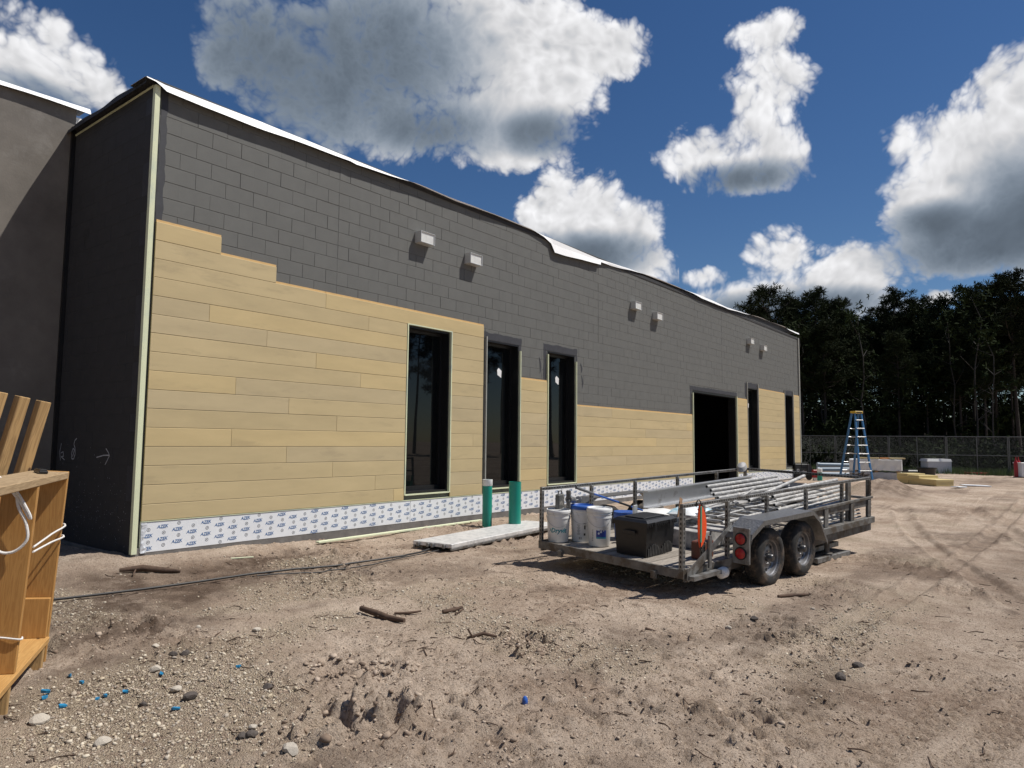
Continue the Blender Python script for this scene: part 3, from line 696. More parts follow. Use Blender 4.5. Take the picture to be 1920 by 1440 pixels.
# corner trims
MB().box(.002, .046, -.050, -.006, -.002, 5.60).box(-.014, .0015, -.050, .012, -.002, 5.60).obj('corner_trim', M_TRIM, bld)
MB().box(L_END-.05, L_END+.034, -.052, -.006, .0, 5.66).box(L_END+.0005, L_END+.034, -.0055, .05, .0, 5.66).obj('corner_trim', pm('grey_trim', (.34, .34, .31), .6), bld)
MB().box(-.014, -.002, .0, SETB-.001, 5.59, 5.612).obj('cream_top_trim', M_TRIM, bld)
MB().box(-.052, -.004, SETB-.055, SETB-.003, -.1, 5.72).obj('joint_cover', M_FRAME, bld)
# trim round the openings
def jtrim(x, z0, z1, w=.022): MB().box(x-w/2, x+w/2, -.046, .012, z0, z1).obj('opening_trim', M_TRIM if z1 < 3.3 else pm('grey_trim', (.34, .34, .31)), bld)
h = BX[0]; jtrim(h[0]-.014, .445, 3.265); jtrim(h[1]+.014, .445, 3.265)
MB().box(h[0]-.003, h[1]+.003, -.046, .01, .438, .459).obj('opening_trim', M_TRIM, bld); MB().box(h[0]-.003, h[1]+.003, -.046, .01, 3.251, 3.268).obj('opening_trim', M_TRIM, bld)
for k, (t0, t1) in {1: (3.30, 3.13), 2: (3.17, 3.11)}.items():
    h = BX[k]; jtrim(h[0]-.014, .445, t0); jtrim(h[1]+.014, .445, t1); MB().box(h[0]-.003, h[1]+.003, -.046, .01, .438, .459).obj('opening_trim', M_TRIM, bld)
h = BX[3]; jtrim(h[0]-.02, .0, 2.80, .03); jtrim(h[1]+.018, 0., 2.87, .03)
for k in (4, 5):
    h = BX[k]; jtrim(h[0]-.02, .445, 3.42, .03); jtrim(h[1]+.02, .445, 3.42, .03)
# primer patches with brushed edges
def patch(x0, x1, z0, z1, seed, y=-.0035, inner=None):
    r = random.Random(seed); b = MB(); n = max(4, int((x1-x0)/.08)); m_ = max(4, int((z1-z0)/.08))
    ed = [(x0+(x1-x0)*i/n, z1+r.uniform(-.012, .014)) for i in range(n+1)]; rt = [(x1+r.uniform(-.010, .012), z1-(z1-z0)*i/m_) for i in range(1, m_+1)]
    bt = [(x1-(x1-x0)*i/n, z0+r.uniform(-.004, .004)) for i in range(1, n+1)]; lf = [(x0+r.uniform(-.010, .010), z0+(z1-z0)*i/m_) for i in range(1, m_)]
    b.prism(ed+rt+bt+lf, 'y', y, y+.0026); b.obj('primer_patch', M_PRIM, bld)
patch(.0835, .165, 3.95, 5.60, 1)
patch(6.20, 7.37, 3.252, 3.385, 2); patch(7.305, 7.365, 2.64, 3.248, 3)
patch(8.13, 9.42, 3.252, 3.39, 4); patch(8.135, 8.24, 2.645, 3.248, 5); patch(9.36, 9.42, 2.19, 3.248, 6)
patch(15.40, 19.10, 2.885, 3.0, 7); patch(15.43, 15.54, 2.19, 2.88, 8)
patch(19.86, 19.99, 2.91, 3.40, 9); patch(20.05, 21.06, 3.255, 3.42, 10); patch(24.1, 25.10, 3.255, 3.42, 12)
# dark drips beside the third window
for (sx, sz, l) in ((9.56, 3.10, .22), (9.60, 2.83, .30), (7.98, 3.08, .34)):
    b = MB(); q = [(sx+.05*math.sin(t*2.6), -.0040, sz-l*t) for t in np.linspace(0, 1, 9)]; wd = [.006+.022*math.sin(PI*t) for t in np.linspace(0, 1, 9)]
    for i in range(8): b.add([(q[i][0]-wd[i], q[i][1], q[i][2]), (q[i][0]+wd[i], q[i][1], q[i][2]), (q[i+1][0]+wd[i+1], q[i+1][1], q[i+1][2]), (q[i+1][0]-wd[i+1], q[i+1][1], q[i+1][2])], [(0, 1, 2, 3)])
    b.obj('paint_drip', M_PRIM, bld)

# windows: deep black reveal, frame, pane
M_STICK = pm('sticker_paper', (.78, .78, .78), .6)
for wi in WIN:
    x0, x1, z0, z1 = BX[wi]; e = .004
    w = MB(); yA, yB = .001, .245
    w.box(x0+e, x0+.03, yA, yB, z0+e, z1-e).box(x1-.03, x1-e, yA, yB, z0+e, z1-e).box(x0+.031, x1-.031, yA, yB, z0+e, z0+.035).box(x0+.031, x1-.031, yA, yB, z1-.035, z1-e)
    wo = w.obj('window', M_FRAME, bld)
    f = MB(); a = .031; t = .045; y0, y1 = .155, .235
    f.box(x0+a, x0+a+t, y0, y1, z0+.036, z1-.036).box(x1-a-t, x1-a, y0, y1, z0+.036, z1-.036).box(x0+a+t, x1-a-t, y0, y1, z0+.036, z0+.036+.075).box(x0+a+t, x1-a-t, y0, y1, z1-.036-t, z1-.036)
    f.obj('frame', M_FRAME, wo)
    MB().box(x0+.078, x1-.078, .192, .200, z0+.112, z1-.083).obj('pane', M_GLASS, wo)
    if wi in (1, 2, 4, 5):
        sx = x0+.64; sz = z1-.62
        b = MB(); b.add([(sx-.055, .189, sz), (sx+.06, .189, sz-.05), (sx+.07, .187, sz+.09), (sx-.02, .188, sz+.14), (sx-.065, .1885, sz+.1)], [(0, 1, 2, 3, 4)]); b.obj('sticker', M_STICK, wo)
# door opening lining
x0, x1, z0, z1 = BX[DOOR]
MB().box(x0+.004, x0+.06, .002, .24, -.02, z1-.004).box(x1-.06, x1-.004, .002, .24, -.02, z1-.004).box(x0+.061, x1-.061, .002, .24, z1-.06, z1-.004).obj('door_frame', M_FRAME, bld)
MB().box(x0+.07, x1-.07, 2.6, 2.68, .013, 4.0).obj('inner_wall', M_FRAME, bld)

# roof membrane lapping over the edge: white outside, dark beneath
XR = [-.14, -.03, .03, .10, .6, 1.43, 2.2, 2.9, 3.02, 3.4, 3.8, 4.3, 5.3, 6.4, 7.6, 8.05, 8.32, 8.42, 8.6, 9.4, 10.0, 10.30, 10.34, 10.8, 11.8, 13, 14.6, 15.4, 16.2, 17.2, 18.3, 19.6, 21, 22.6, 24.2, 24.6, 25.5, 26.1]
TOPZ = np.interp(XR, [-.2, 1.4, 4.2, 5.3, 6.8, 8.3, 10.3, 12.2, 14.8, 16.4, 18.4, 21, 23, 26.2], [5.64, 5.67, 5.64, 5.62, 5.68, 5.67, 5.64, 5.72, 5.72, 5.78, 5.73, 5.82, 5.86, 5.88])
DROP = np.interp(XR, [-.14, -.03, .03, .10, .6, 1.43, 2.9, 3.02, 3.8, 4.3, 5.3, 7.6, 8.05, 8.32, 8.42, 9.4, 10.30, 10.34, 10.8, 11.8, 13, 14.6, 16.2, 17.2, 18.3, 19.6, 21, 24.2, 24.6, 25.5, 26.1], [.02, .03, .06, .10, .125, .13, .07, .085, .03, -.01, -.03, -.01, .05, .12, .29, .22, .16, .09, .08, .03, -.02, -.03, .10, .07, .07, .02, -.01, -.01, .03, .06, .06])
OVH = np.interp(XR, [-.14, .1, 2, 5, 7.6, 8.32, 8.45, 10.3, 10.4, 13, 16, 20, 26.1], [.095, .095, .095, .098, .055, .05, .085, .085, .04, .04, .07, .06, .055])
def lap(parent, XR, TOPZ, DROP, OVH, yb, name='roof_edge'):
    up = MB(); n = len(XR); prof = []
    r = random.Random(4)
    for i in range(n):
        tz, d, o = TOPZ[i], DROP[i], OVH[i]
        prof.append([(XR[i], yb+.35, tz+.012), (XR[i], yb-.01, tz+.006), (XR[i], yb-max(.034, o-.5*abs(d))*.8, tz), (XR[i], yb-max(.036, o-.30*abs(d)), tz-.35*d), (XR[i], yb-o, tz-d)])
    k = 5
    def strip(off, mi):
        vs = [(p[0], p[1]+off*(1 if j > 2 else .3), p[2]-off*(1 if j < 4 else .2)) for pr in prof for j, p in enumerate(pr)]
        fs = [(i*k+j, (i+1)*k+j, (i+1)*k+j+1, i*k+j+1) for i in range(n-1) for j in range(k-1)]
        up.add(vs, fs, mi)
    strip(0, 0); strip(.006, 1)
    me = bpy.data.meshes.new(name); me.from_pydata(up.v, [], up.f); me.materials.append(M_ROOFW); me.materials.append(M_ROOFD); me.polygons.foreach_set('material_index', up.mi)
    return link(bpy.data.objects.new(name, me), parent)
def dens(XR, *arr):
    xs = np.unique(np.concatenate([np.linspace(a, b, 6) for a, b in zip(XR[:-1], XR[1:])]))
    return [xs]+[np.interp(xs, XR, a) for a in arr]
xs, tz, dr, ov = dens(XR, TOPZ, DROP, OVH)
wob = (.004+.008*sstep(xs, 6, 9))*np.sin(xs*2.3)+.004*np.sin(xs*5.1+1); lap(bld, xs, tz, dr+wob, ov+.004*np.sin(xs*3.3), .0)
MB().box(-.03, L_END+.01, -.014, -.006, WT-.09, WT-.02).obj('edge_batten', M_ROOFD, bld)
# side-wall membrane edge (its shade put into a dark colour) and recessed wall edge
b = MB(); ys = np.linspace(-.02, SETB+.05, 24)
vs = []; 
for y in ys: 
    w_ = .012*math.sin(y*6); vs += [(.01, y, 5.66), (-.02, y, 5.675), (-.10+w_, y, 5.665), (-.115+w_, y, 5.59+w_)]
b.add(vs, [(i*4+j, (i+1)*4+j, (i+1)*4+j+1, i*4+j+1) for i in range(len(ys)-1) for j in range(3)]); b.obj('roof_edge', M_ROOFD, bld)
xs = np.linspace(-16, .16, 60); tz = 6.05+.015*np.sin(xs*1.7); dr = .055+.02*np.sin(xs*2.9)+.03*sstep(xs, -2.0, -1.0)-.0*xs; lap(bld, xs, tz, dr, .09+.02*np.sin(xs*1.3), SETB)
# chalk marks on the side wall
def stroke(pts, w=.012, name='chalk_mark'):
    b = MB(); P_ = [Vector((-.0035, y, z)) for y, z in pts]
    for i in range(len(P_)-1):
        d = (P_[i+1]-P_[i]); 
        if d.length < 1e-5: continue
        n_ = Vector((0, -d.z, d.y)).normalized()*w*.5; b.add([P_[i]-n_, P_[i]+n_, P_[i+1]+n_, P_[i+1]-n_], [(0, 1, 2, 3)])
    return b
bk = stroke([(1.70, 1.32), (1.76, 1.29), (1.78, 1.24), (1.74, 1.20), (1.72, 1.12), (1.76, 1.05), (1.82, 1.05), (1.84, 1.12), (1.80, 1.19), (1.75, 1.17), (1.80, 1.08)], .014); bk.obj('chalk_mark', M_CHALK, side)
b = stroke([(1.06, 1.085), (.86, 1.115), (.70, 1.12)], .013); b2 = stroke([(.80, 1.20), (.72, 1.15), (.69, 1.115), (.74, 1.06), (.80, 1.0)], .013); b.add(b2.v, b2.f); b.obj('chalk_mark', M_CHALK, side)
b = stroke([(2.20, 1.25), (2.24, 1.13), (2.20, 1.02)], .012); b2 = stroke([(2.20, 1.12), (2.12, 1.14), (2.10, 1.08), (2.18, 1.07), (2.06, 1.03)], .012); b.add(b2.v, b2.f); b.obj('chalk_mark', M_CHALK, side)
b = stroke([(1.72, 4.12), (1.72, 4.02), (1.83, 4.0)], .02); b2 = stroke([(1.70, 4.13), (1.84, 4.14), (1.83, 3.93)], .012); b.add(b2.v, b2.f); b.obj('chalk_mark', pm('black_chip', (.015, .015, .016), .7), side)
sp = MB(); r_ = random.Random(6)
for i in range(260):
    y = r_.uniform(.15, 2.3); z = abs(r_.gauss(0, .42))+.02; s_ = r_.uniform(.003, .009)
    if r_.random() < .35: z += .3
    sp.add([(-.0036, y-s_*.5, z), (-.0036, y+s_*.5, z), (-.0036, y, z+s_*r_.uniform(.8, 2.5))], [(0, 1, 2)])
tag(sp.obj('mud_spatter', M_CHALK, side), kind='stuff')

# wall lights: six shallow metal boxes with an open front
M_LBOX = pm('white_light_box', (.62, .62, .60), .35, metal=.35, var=.06, vs=10, bump=.05)
LP = [(4.545, 4.855, 'first wall light box from the near corner, above the tall window'), (5.80, 4.755, 'second wall light box from the near corner, set a little lower'),
      (12.05, 4.885, 'third wall light box from the near corner, left of the middle pair'), (13.25, 4.79, 'fourth wall light box, right and lower of the middle pair'),
      (20.3, 4.95, 'fifth wall light box, above the narrow window past the doorway'), (21.62, 4.86, 'wall light box nearest the far corner of the grey wall')]
for (x, zt, lb) in LP:
    t = thing('wall_light', lb, 'wall light', (x, -.001, zt-.095), 0, 'light boxes along the grey wall')
    w, hh, d = .165, .095, .15
    b = MB(); b.box(-w, w, -.012, 0, -hh, hh); b.obj('back_plate', M_LBOX, t)
    b = MB(); b.box(-w, w, -d, -.0121, hh-.008, hh).box(-w, w, -d, -.0121, -hh, -hh+.008).box(-w, -w+.008, -d, -.0121, -hh+.0081, hh-.0081).box(w-.008, w, -d, -.0121, -hh+.0081, hh-.0081); b.obj('housing', M_LBOX, t)
    MB().box(-w+.009, w-.009, -d+.016, -d+.022, -hh+.009, hh-.009).obj('lens', pm('frosted_lens', (.66, .66, .63), .3), t)
# ------------------------------------------------------------------ trailer
def local_frame(o, h, t, ro):
    fx = Vector((math.cos(h)*math.cos(t), math.sin(h)*math.cos(t), math.sin(t))); fy = Vector((-math.sin(h), math.cos(h), 0)); fz = fx.cross(fy)
    fy, fz = fy*math.cos(ro)+fz*math.sin(ro), fz*math.cos(ro)-fy*math.sin(ro)
    M = Matrix.Identity(4)
    for i in range(3): M[i][0], M[i][1], M[i][2], M[i][3] = fx[i], fy[i], fz[i], o[i]
    return M
TL, TW, TH = 5.15, 2.08, .68
TM = local_frame((3.3048, -5.2737, -.0091), -.1515, .0293, .0389)
def tl(x, y, z, rz=0.0, rx=0.0, ry=0.0):       # matrix of a thing standing on the trailer
    return TM @ Matrix.Translation((x, y, z)) @ Euler((rx, ry, rz)).to_matrix().to_4x4()
M_GALV = pm('galvanised_steel', (.25, .25, .245), .5, metal=.75, var=.28, vs=14, bump=.15, bs=60, dirt=(.12, .105, .09), dirt_amt=.35, dirt_s=5)
M_GALVD = pm('dirty_steel', (.17, .165, .155), .65, metal=.5, var=.3, vs=12, bump=.2, bs=50, dirt=(.10, .08, .06), dirt_amt=.45, dirt_s=5)
M_HOLE = pm('slot_dark', (.012, .012, .012), .8)
M_DPL = pm('diamond_plate', (.22, .22, .22), .45, metal=.8, var=.2, vs=20, bump=.9, bs=45, bdist=.008)
M_TYRE = pm('tyre_rubber', (.022, .021, .020), .85, var=.3, vs=12, bump=.4, bs=60, dirt=(.10, .075, .055), dirt_amt=.35, dirt_s=7)
M_RIM = pm('wheel_steel', (.22, .22, .23), .42, metal=.7, var=.2, vs=10, bump=.1)
M_RED = pm('red_lens', (.36, .012, .012), .25, var=.1, vs=20, bump=.05)
M_DECK = wood('deck_wood', (.36, .32, .27), (.15, .125, .10), 1.2, .2, 0, .85)
M_TUBE = pm('spattered_tube', (.36, .355, .345), .6, metal=.1, var=.25, vs=22, bump=.35, bs=70, dirt=(.56, .545, .51), dirt_amt=.42, dirt_s=14)
M_TUBED = pm('tube_bore', (.01, .01, .01), .9)
tr = thing('utility_trailer', 'galvanised tandem-axle utility trailer with perforated rails parked beside the building', 'trailer', mat=TM)
for i in range(13):
    w = TW/13; MB().bbox(.02, TL-.02, i*w+.006, (i+1)*w-.006, -.040, -.002+.004*math.sin(i*2.1), .004).obj('deck_plank', M_DECK, tr)
fr = MB(); fr.box(-.02, 0.019, -.03, TW+.03, -.085, .010).box(TL-.019, TL+.02, -.03, TW+.03, -.12, .012); fr.box(.02, TL-.02, -.03, -.001, -.12, .012).box(.02, TL-.02, TW+.001, TW+.03, -.12, .012)
for x in (.6, 1.3, 2.0, 2.7, 3.4, 4.1, 4.7): fr.box(x, x+.05, .0, TW, -.11, -.041)
fr.box(-.06, -.0205, .3, .36, -.13, -.05).box(-.06, -.0205, TW-.4, TW-.34, -.13, -.05)
fr.obj('chassis', M_GALVD, tr)
def rail(p0, p1, name='top_rail', s=.02, slots=True, mat=None):
    p0, p1 = Vector(p0), Vector(p1); d = p1-p0; l = d.length; M_ = Matrix.Translation(p0) @ d.to_track_quat('X', 'Z').to_matrix().to_4x4()
    o = MB().bbox(0, l, -s, s, -s, s, .003, 0, M_).obj(name, mat or M_GALV, tr)
    if slots:
        b = MB(); n = int(l/.05)
        for i in range(n):
            x = .02+i*.05
            for sy in (-1, 1): b.add([tuple(M_ @ Vector(v)) for v in ((x, sy*(s+.0012), -.008), (x+.026, sy*(s+.0012), -.008), (x+.026, sy*(s+.0012), .008), (x, sy*(s+.0012), .008))], [(0, 1, 2, 3)])
            b.add([tuple(M_ @ Vector(v)) for v in ((x, -.008, s+.0012), (x+.026, -.008, s+.0012), (x+.026, .008, s+.0012), (x, .008, s+.0012))], [(0, 1, 2, 3)])
        tag(b.obj('slots', M_HOLE, o), kind='stuff')
    return o
rail((-.02, 0, TH), (TL+.02, 0, TH)); rail((-.02, TW, TH-.01), (TL+.02, TW, TH-.01)); rail((TL, .021, TH), (TL, TW-.021, TH-.01))
for x in (.0, .40, .92, 1.86, 2.95, 4.13): rail((x, .0, .013), (x, .0, TH-.0205), 'post', .022 if x else .026)
for x in (.0, .97, 1.95, 3.04, 4.2): rail((x, TW, .013), (x, TW, TH-.031), 'post', .022)
MB().bbox(4.30, 4.42, -.02, .02, .013, TH-.0205, .004).obj('post', M_GALVD, tr)
MB().bbox(TL-.04, TL+.02, -.03, .03, .013, TH-.0205, .004).obj('post', M_GALVD, tr); MB().bbox(TL-.03, TL+.02, TW-.03, TW+.02, .013, TH-.031, .004).obj('post', M_GALV, tr)
rail((2.85, -.045, .37), (TL+.01, -.045, .39), 'mid_rail', .018, False, M_GALVD); MB().bbox(2.84, TL, -.034, -.026, .26, .368, .003).obj('rail_plate', M_GALVD, tr)
rail((2.80, -.045, .05), (TL+.01, -.045, .05), 'lower_rail', .045, False, M_GALVD)
for x in (3.42, 4.33, 4.98): MB().bbox(x, x+.12, -.058, -.035, .10, .355, .004).obj('stake', M_GALVD, tr)
rail((TL, .03, .37), (TL, TW-.03, .36), 'mid_rail', .018, False)
# fender over both wheels
fp = [(.84, .27), (.86, .33), (1.14, .455), (2.42, .455), (2.62, .33), (2.84, .03)]
fb = MB(); 
for (a, c) in zip(fp[:-1], fp[1:]): 
    fb.add([(a[0], -.34, a[1]), (c[0], -.34, c[1]), (c[0], -.032, c[1]), (a[0], -.032, a[1]), (a[0], -.34, a[1]-.006), (c[0], -.34, c[1]-.006), (c[0], -.032, c[1]-.006), (a[0], -.032, a[1]-.006)], [(0, 1, 2, 3), (7, 6, 5, 4), (0, 4, 5, 1), (2, 6, 7, 3)])
lip = [(x, z) for x, z in fp]; 
for (a, c) in zip(fp[:-1], fp[1:]): fb.add([(a[0], -.3415, a[1]+.001), (c[0], -.3415, c[1]+.001), (c[0], -.3415, c[1]-.055), (a[0], -.3415, a[1]-.055)], [(0, 1, 2, 3)])
fb.obj('fender', M_DPL, tr); 
MB().add([(p[0], TW+y_, p[1]) for y_ in (.032, .34) for p in fp], [(i, i+1, 6+i+1, 6+i) for i in range(5)]).obj('fender', M_DPL, tr)
# tail light plate
tp = MB().bbox(.80, .835, -.335, -.135, .00, .40, .004).obj('light_plate', M_GALV, tr)
for z in (.275, .115):
    Mx = Matrix.Translation((.799, -.235, z)) @ Euler((0, -PI/2, 0)).to_matrix().to_4x4()
    MB().lathe([(.072, 0), (.072, .008), (.060, .012), (.056, .012)], 24, M=Mx, closed=True).obj('light_bezel', M_HOLE, tp, 40)
    MB().lathe([(.058, .002), (.058, .013), (.045, .020), (.0, .024)], 24, M=Mx).obj('tail_light', M_RED, tp, True)
# diagonal brace and gusset at the tail
b = MB(); b.prism([(.02, -.09), (.05, -.12), (.93, .37), (.93, .42), (.02, .0)], 'y', -.052, -.046); b.box(.42, .47, -.075, -.0525, -.02, .33).box(.05, .79, -.12, -.0525, -.10, -.055); b.obj('tail_brace', M_GALV, tr)
# axles and wheels
MB().cyl((1.48, -.1, -.03), (1.48, TW+.1, -.03), .04).cyl((2.34, -.1, -.03), (2.34, TW+.1, -.03), .04).box(1.2, 2.6, .05, .11, -.13, -.1).obj('axle', M_GALVD, tr)
def wheel(x, y, side):
    e = empty('wheel'); e.parent = tr; e.location = (x, y, -.022); e.rotation_euler = (PI/2*side, 0, 0)     # local z points outward
    R_, w = .337, .105
    prof = [(.205, -w*.86), (.235, -w), (.285, -w*1.03), (.318, -w*.86), (R_-.004, -w*.66), (R_, -w*.3), (R_, w*.3), (R_-.004, w*.66), (.318, w*.86), (.285, w*1.03), (.235, w), (.205, w*.86), (.200, w*.6), (.200, -w*.6), (.205, -w*.86)]
    t = MB().lathe(prof, 48, closed=True)
    for zc in (-.052, -.018, .018, .052):
        pass
    ty = t.obj('tyre', M_TYRE, e, 40)
    g = MB()
    for zc in (-.050, -.017, .017, .050):
        n = 48
        for i in range(n):
            t0, t1 = 2*PI*i/n, 2*PI*(i+.72)/n
            g.add([(R_*1.004*math.cos(a), R_*1.004*math.sin(a), z) for a, z in ((t0, zc-.012), (t1, zc-.012), (t1, zc+.012), (t0, zc+.012))]+[(R_*1.016*math.cos(a), R_*1.016*math.sin(a), z) for a, z in ((t0, zc-.010), (t1, zc-.010), (t1, zc+.010), (t0, zc+.010))], [(4, 5, 6, 7), (0, 1, 5, 4), (1, 2, 6, 5), (2, 3, 7, 6), (3, 0, 4, 7)])
    tag(g.obj('tread', M_TYRE, e), kind='stuff')
    r = MB().lathe([(.200, -w*.6), (.203, w*.82), (.212, w*.9), (.212, w*.80), (.192, w*.62), (.185, w*.25), (.165, w*.12), (.115, w*.32), (.075, w*.36), (.070, w*.30), (.0, w*.30)], 40); ri = r.obj('rim', M_RIM, e, 30)
    hb = MB().lathe([(.047, w*.3), (.045, w*.95), (.036, w*1.05), (.0, w*1.08)], 20); hb.obj('hub', pm('hub_cap', (.10, .10, .105), .4, metal=.8), e, 40)
    ho = MB()
    for i in range(8):
        a = 2*PI*i/8; cx, cy = .142*math.cos(a), .142*math.sin(a); ho.lathe([(.024, 0), (.022, .003), (.0, .003)], 12, M=Matrix.Translation((cx, cy, w*.245)))
    ho.obj('rim_holes', M_HOLE, e)
    nu = MB()
    for i in range(5):
        a = 2*PI*i/5+.3; nu.cyl((.072*math.cos(a), .072*math.sin(a), w*.3), (.072*math.cos(a), .072*math.sin(a), w*.52), .011, .009, 6)
    nu.obj('lug_nuts', pm('nut_chrome', (.5, .5, .5), .3, metal=.9), e)
for x in (1.48, 2.34): wheel(x, -.165, 1); wheel(x, TW+.165, -1)
# tongue, jack
tg = MB(); tg.box(TL+.02, TL+.9, .0, .05, -.11, -.03, 0, Matrix.Translation((0, .0, 0))@Matrix.Rotation(0, 4, 'Z'))
tg = MB(); tg.tube([(TL+.02, .45, -.07), (TL+1.15, TW/2-.04, -.07)], .045, 4); tg.tube([(TL+.02, TW-.45, -.07), (TL+1.15, TW/2+.04, -.07)], .045, 4); tg.cyl((TL+1.1, TW/2, -.07), (TL+1.35, TW/2, -.07), .05); tg.obj('tongue', M_GALVD, tr)
MB().cyl((TL+.7, TW/2, -.42), (TL+.7, TW/2, .35), .03).cyl((TL+.7, TW/2, -.44), (TL+.7, TW/2, -.42), .09).obj('jack', M_GALVD, tr)
MB().cyl((3.74, .05, -.30), (3.74, .05, -.04), .035).cyl((3.74, .05, -.315), (3.74, .05, -.30), .08).box(3.62, 3.86, -.02, .12, -.125, -.10).obj('jack', M_GALVD, tr)

# ------------------------------------------------------------------ load on the trailer
M_PAIL = pm('white_pail', (.70, .70, .68), .42, var=.05, vs=6, bump=.06, bs=20, dirt=(.45, .42, .38), dirt_amt=.12, dirt_s=9)
M_BLUEP = pm('blue_plastic', (.02, .09, .36), .4, var=.1, vs=10, bump=.05)
M_TEAL = pm('teal_print', (.01, .22, .27), .5, bump=0); M_NAVY = pm('navy_label', (.02, .045, .26), .5, bump=0); M_INKW = pm('white_ink', (.75, .78, .80), .5, bump=0); M_INKK = pm('black_ink', (.03, .03, .03), .6, bump=0); M_CYAN = pm('cyan_band', (.05, .30, .42), .5, bump=0)
cam_l = TM.inverted() @ Vector(CAM)
def wrap(b, shape, R0, ang, z0, mi=0, sub=None):      # flat shape bent round a pail, facing angle ang
    vs, fs = shape; b.add([((R0+.0014)*math.cos(ang+x/R0), (R0+.0014)*math.sin(ang+x/R0), z0+y) for x, y, *_ in vs], fs, mi)
def rect_shape(w, h, n=8):
    vs = [(-w/2+w*i/n, s*h/2) for i in range(n+1) for s in (-1, 1)]; return vs, [(2*i, 2*i+2, 2*i+3, 2*i+1) for i in range(n)]
def pail(x, y, z, label, H=.405, R0=.130, R1=.153, lid=None, lidmat=None, prints=None, mat=None):
    t = thing('bucket', label, 'bucket', mat=tl(x, y, z), group='buckets at the tail of the trailer')
    b = MB().lathe([(R0-.004, 0), (R0, .006), (R0+(R1-R0)*.70, H*.74), (R1*.985, H*.74), (R1*.99, H*.77), (R0+(R1-R0)*.80, H*.785), (R0+(R1-R0)*.83, H*.83), (R1*.995, H*.84), (R1, H*.86), (R1*.965, H*.875), (R1*.965, H*.93), (R1*.95, H*.93)], 36)
    b.obj('pail', mat or M_PAIL, t, 50)
    if lid: MB().lathe([(R1*.97, H*.90), (R1*1.045, H*.90), (R1*1.05, H*.955), (R1*1.03, H*.985), (R1*.99, H), (R1*.965, H*.995), (R1*.93, H*.965), (.0, H*.962)], 36).obj('lid', lidmat, t, 50)
    a0 = math.atan2(cam_l.y-y, cam_l.x-x); hb = MB()
    hp = [((R1*1.02)*math.cos(a0+1.45-s*2.9), (R1*1.02)*math.sin(a0+1.45-s*2.9), H*.80-.13*math.sin(PI*s)) for s in np.linspace(0, 1, 15)]
    hb.tube(hp, .0028, 5).obj('bail_handle', pm('wire', (.45, .45, .45), .4, metal=.8), t)
    if prints:
        pb = MB(); prints(pb, R0, a0); pb.obj('label_print', [M_TEAL, M_NAVY, M_INKW, M_INKK, M_CYAN], t)
    return t
def pr_a(b, R0, a):
    wrap(b, text_mesh('Dryvit', .080, .25, .0025), R0*1.065, a+.02, .15, 0); b2 = ([(-.125, .03), (-.095, .005), (-.125, -.02), (-.112, .004)], [(0, 1, 2, 3)]); wrap(b, b2, R0*1.065, a+.02, .15, 0)
def pr_b(b, R0, a):
    for i in range(11): wrap(b, rect_shape(.045-.012*(i % 3), .0035, 3), R0*1.07, a-.32, .22-.012*i, 3)
    wrap(b, rect_shape(.036, .02, 3), R0*1.075, a+.22, .24, 3); wrap(b, rect_shape(.018, .05, 2), R0*1.075, a+.25, .19, 3); wrap(b, rect_shape(.022, .028, 2), R0*1.04, a+.24, .10, 3)
    wrap(b, text_mesh('83', .04), R0*1.03, a-.15, .05, 3)
def pr_c(b, R0, a):
    wrap(b, rect_shape(.125, .125, 8), R0*1.06, a+.18, .185, 1); wrap(b, rect_shape(.125, .022, 8), R0*1.05, a+.18, .112, 4)
    n = 14
    for dx, dy in ((-.028, .026), (.0, .045), (-.028, -.02), (.0, -.001)):
        vs = [(dx+.0125*math.cos(2*PI*i/n), dy+.0125*math.sin(2*PI*i/n)+(.014 if i == 3 else 0)) for i in range(n)]; wrap(b, (vs, [tuple(range(n))]), R0*1.068, a+.16, .185, 2)
    wrap(b, text_mesh('X', .03, .2), R0*1.068, a+.38, .195, 2)
    for i in range(16): wrap(b, rect_shape(.020-.006*(i % 3), .004, 2), R0*1.06, a-.62, .24-.011*i, 3)
pail(.19, 1.965, .003, 'white pail with teal lettering, leftmost on the trailer tail', lid=True, lidmat=M_PAIL, prints=pr_a)
pail(.45, 1.79, .003, 'white pail with a bright blue lid between two other pails', H=.455, lid=True, lidmat=M_BLUEP, prints=pr_b)
pail(.39, 1.455, .003, 'white pail with a square navy label, next to the black toolbox', H=.465, lid=True, lidmat=M_PAIL, prints=pr_c)
pail(.99, 1.52, .003, 'plain blue bucket standing behind the white pails', H=.38, mat=M_BLUEP)
# things on the pails
M_DRILL = pm('grey_tool', (.10, .10, .095), .6, var=.3, vs=20, dirt=(.3, .28, .25), dirt_amt=.3, dirt_s=12)
t = thing('mixing_drill', 'cement-spattered grey mixing drill lying across the bucket lids', 'drill', mat=tl(.38, 1.90, .462, .55))
b = MB(); b.cyl((-.12, .03, .075), (.10, .0, .04), .045, .040, 12).cyl((.10, 0, .04), (.16, 0, .03), .028, .02, 10); b.obj('motor', M_DRILL, t, 40)
b = MB(); b.bbox(-.14, -.09, .005, .055, -.04, .07, .008).bbox(-.13, -.10, .0, .06, .08, .19, .01); b.obj('grip', M_DRILL, t)
MB().tube([(.16, 0, .03), (.34, -.02, .018)], .008, 6).lathe([(.05, 0), (.05, .008), (.0, .008)], 12, M=Matrix.Translation((.33, -.02, .015)) @ Euler((0, PI/2, 0)).to_matrix().to_4x4()).obj('paddle', M_TUBE, t)
t = thing('trowel_case', 'worn grey plastic case standing behind the lidded pails', 'case', mat=tl(.20, 2.02, .003, .2))
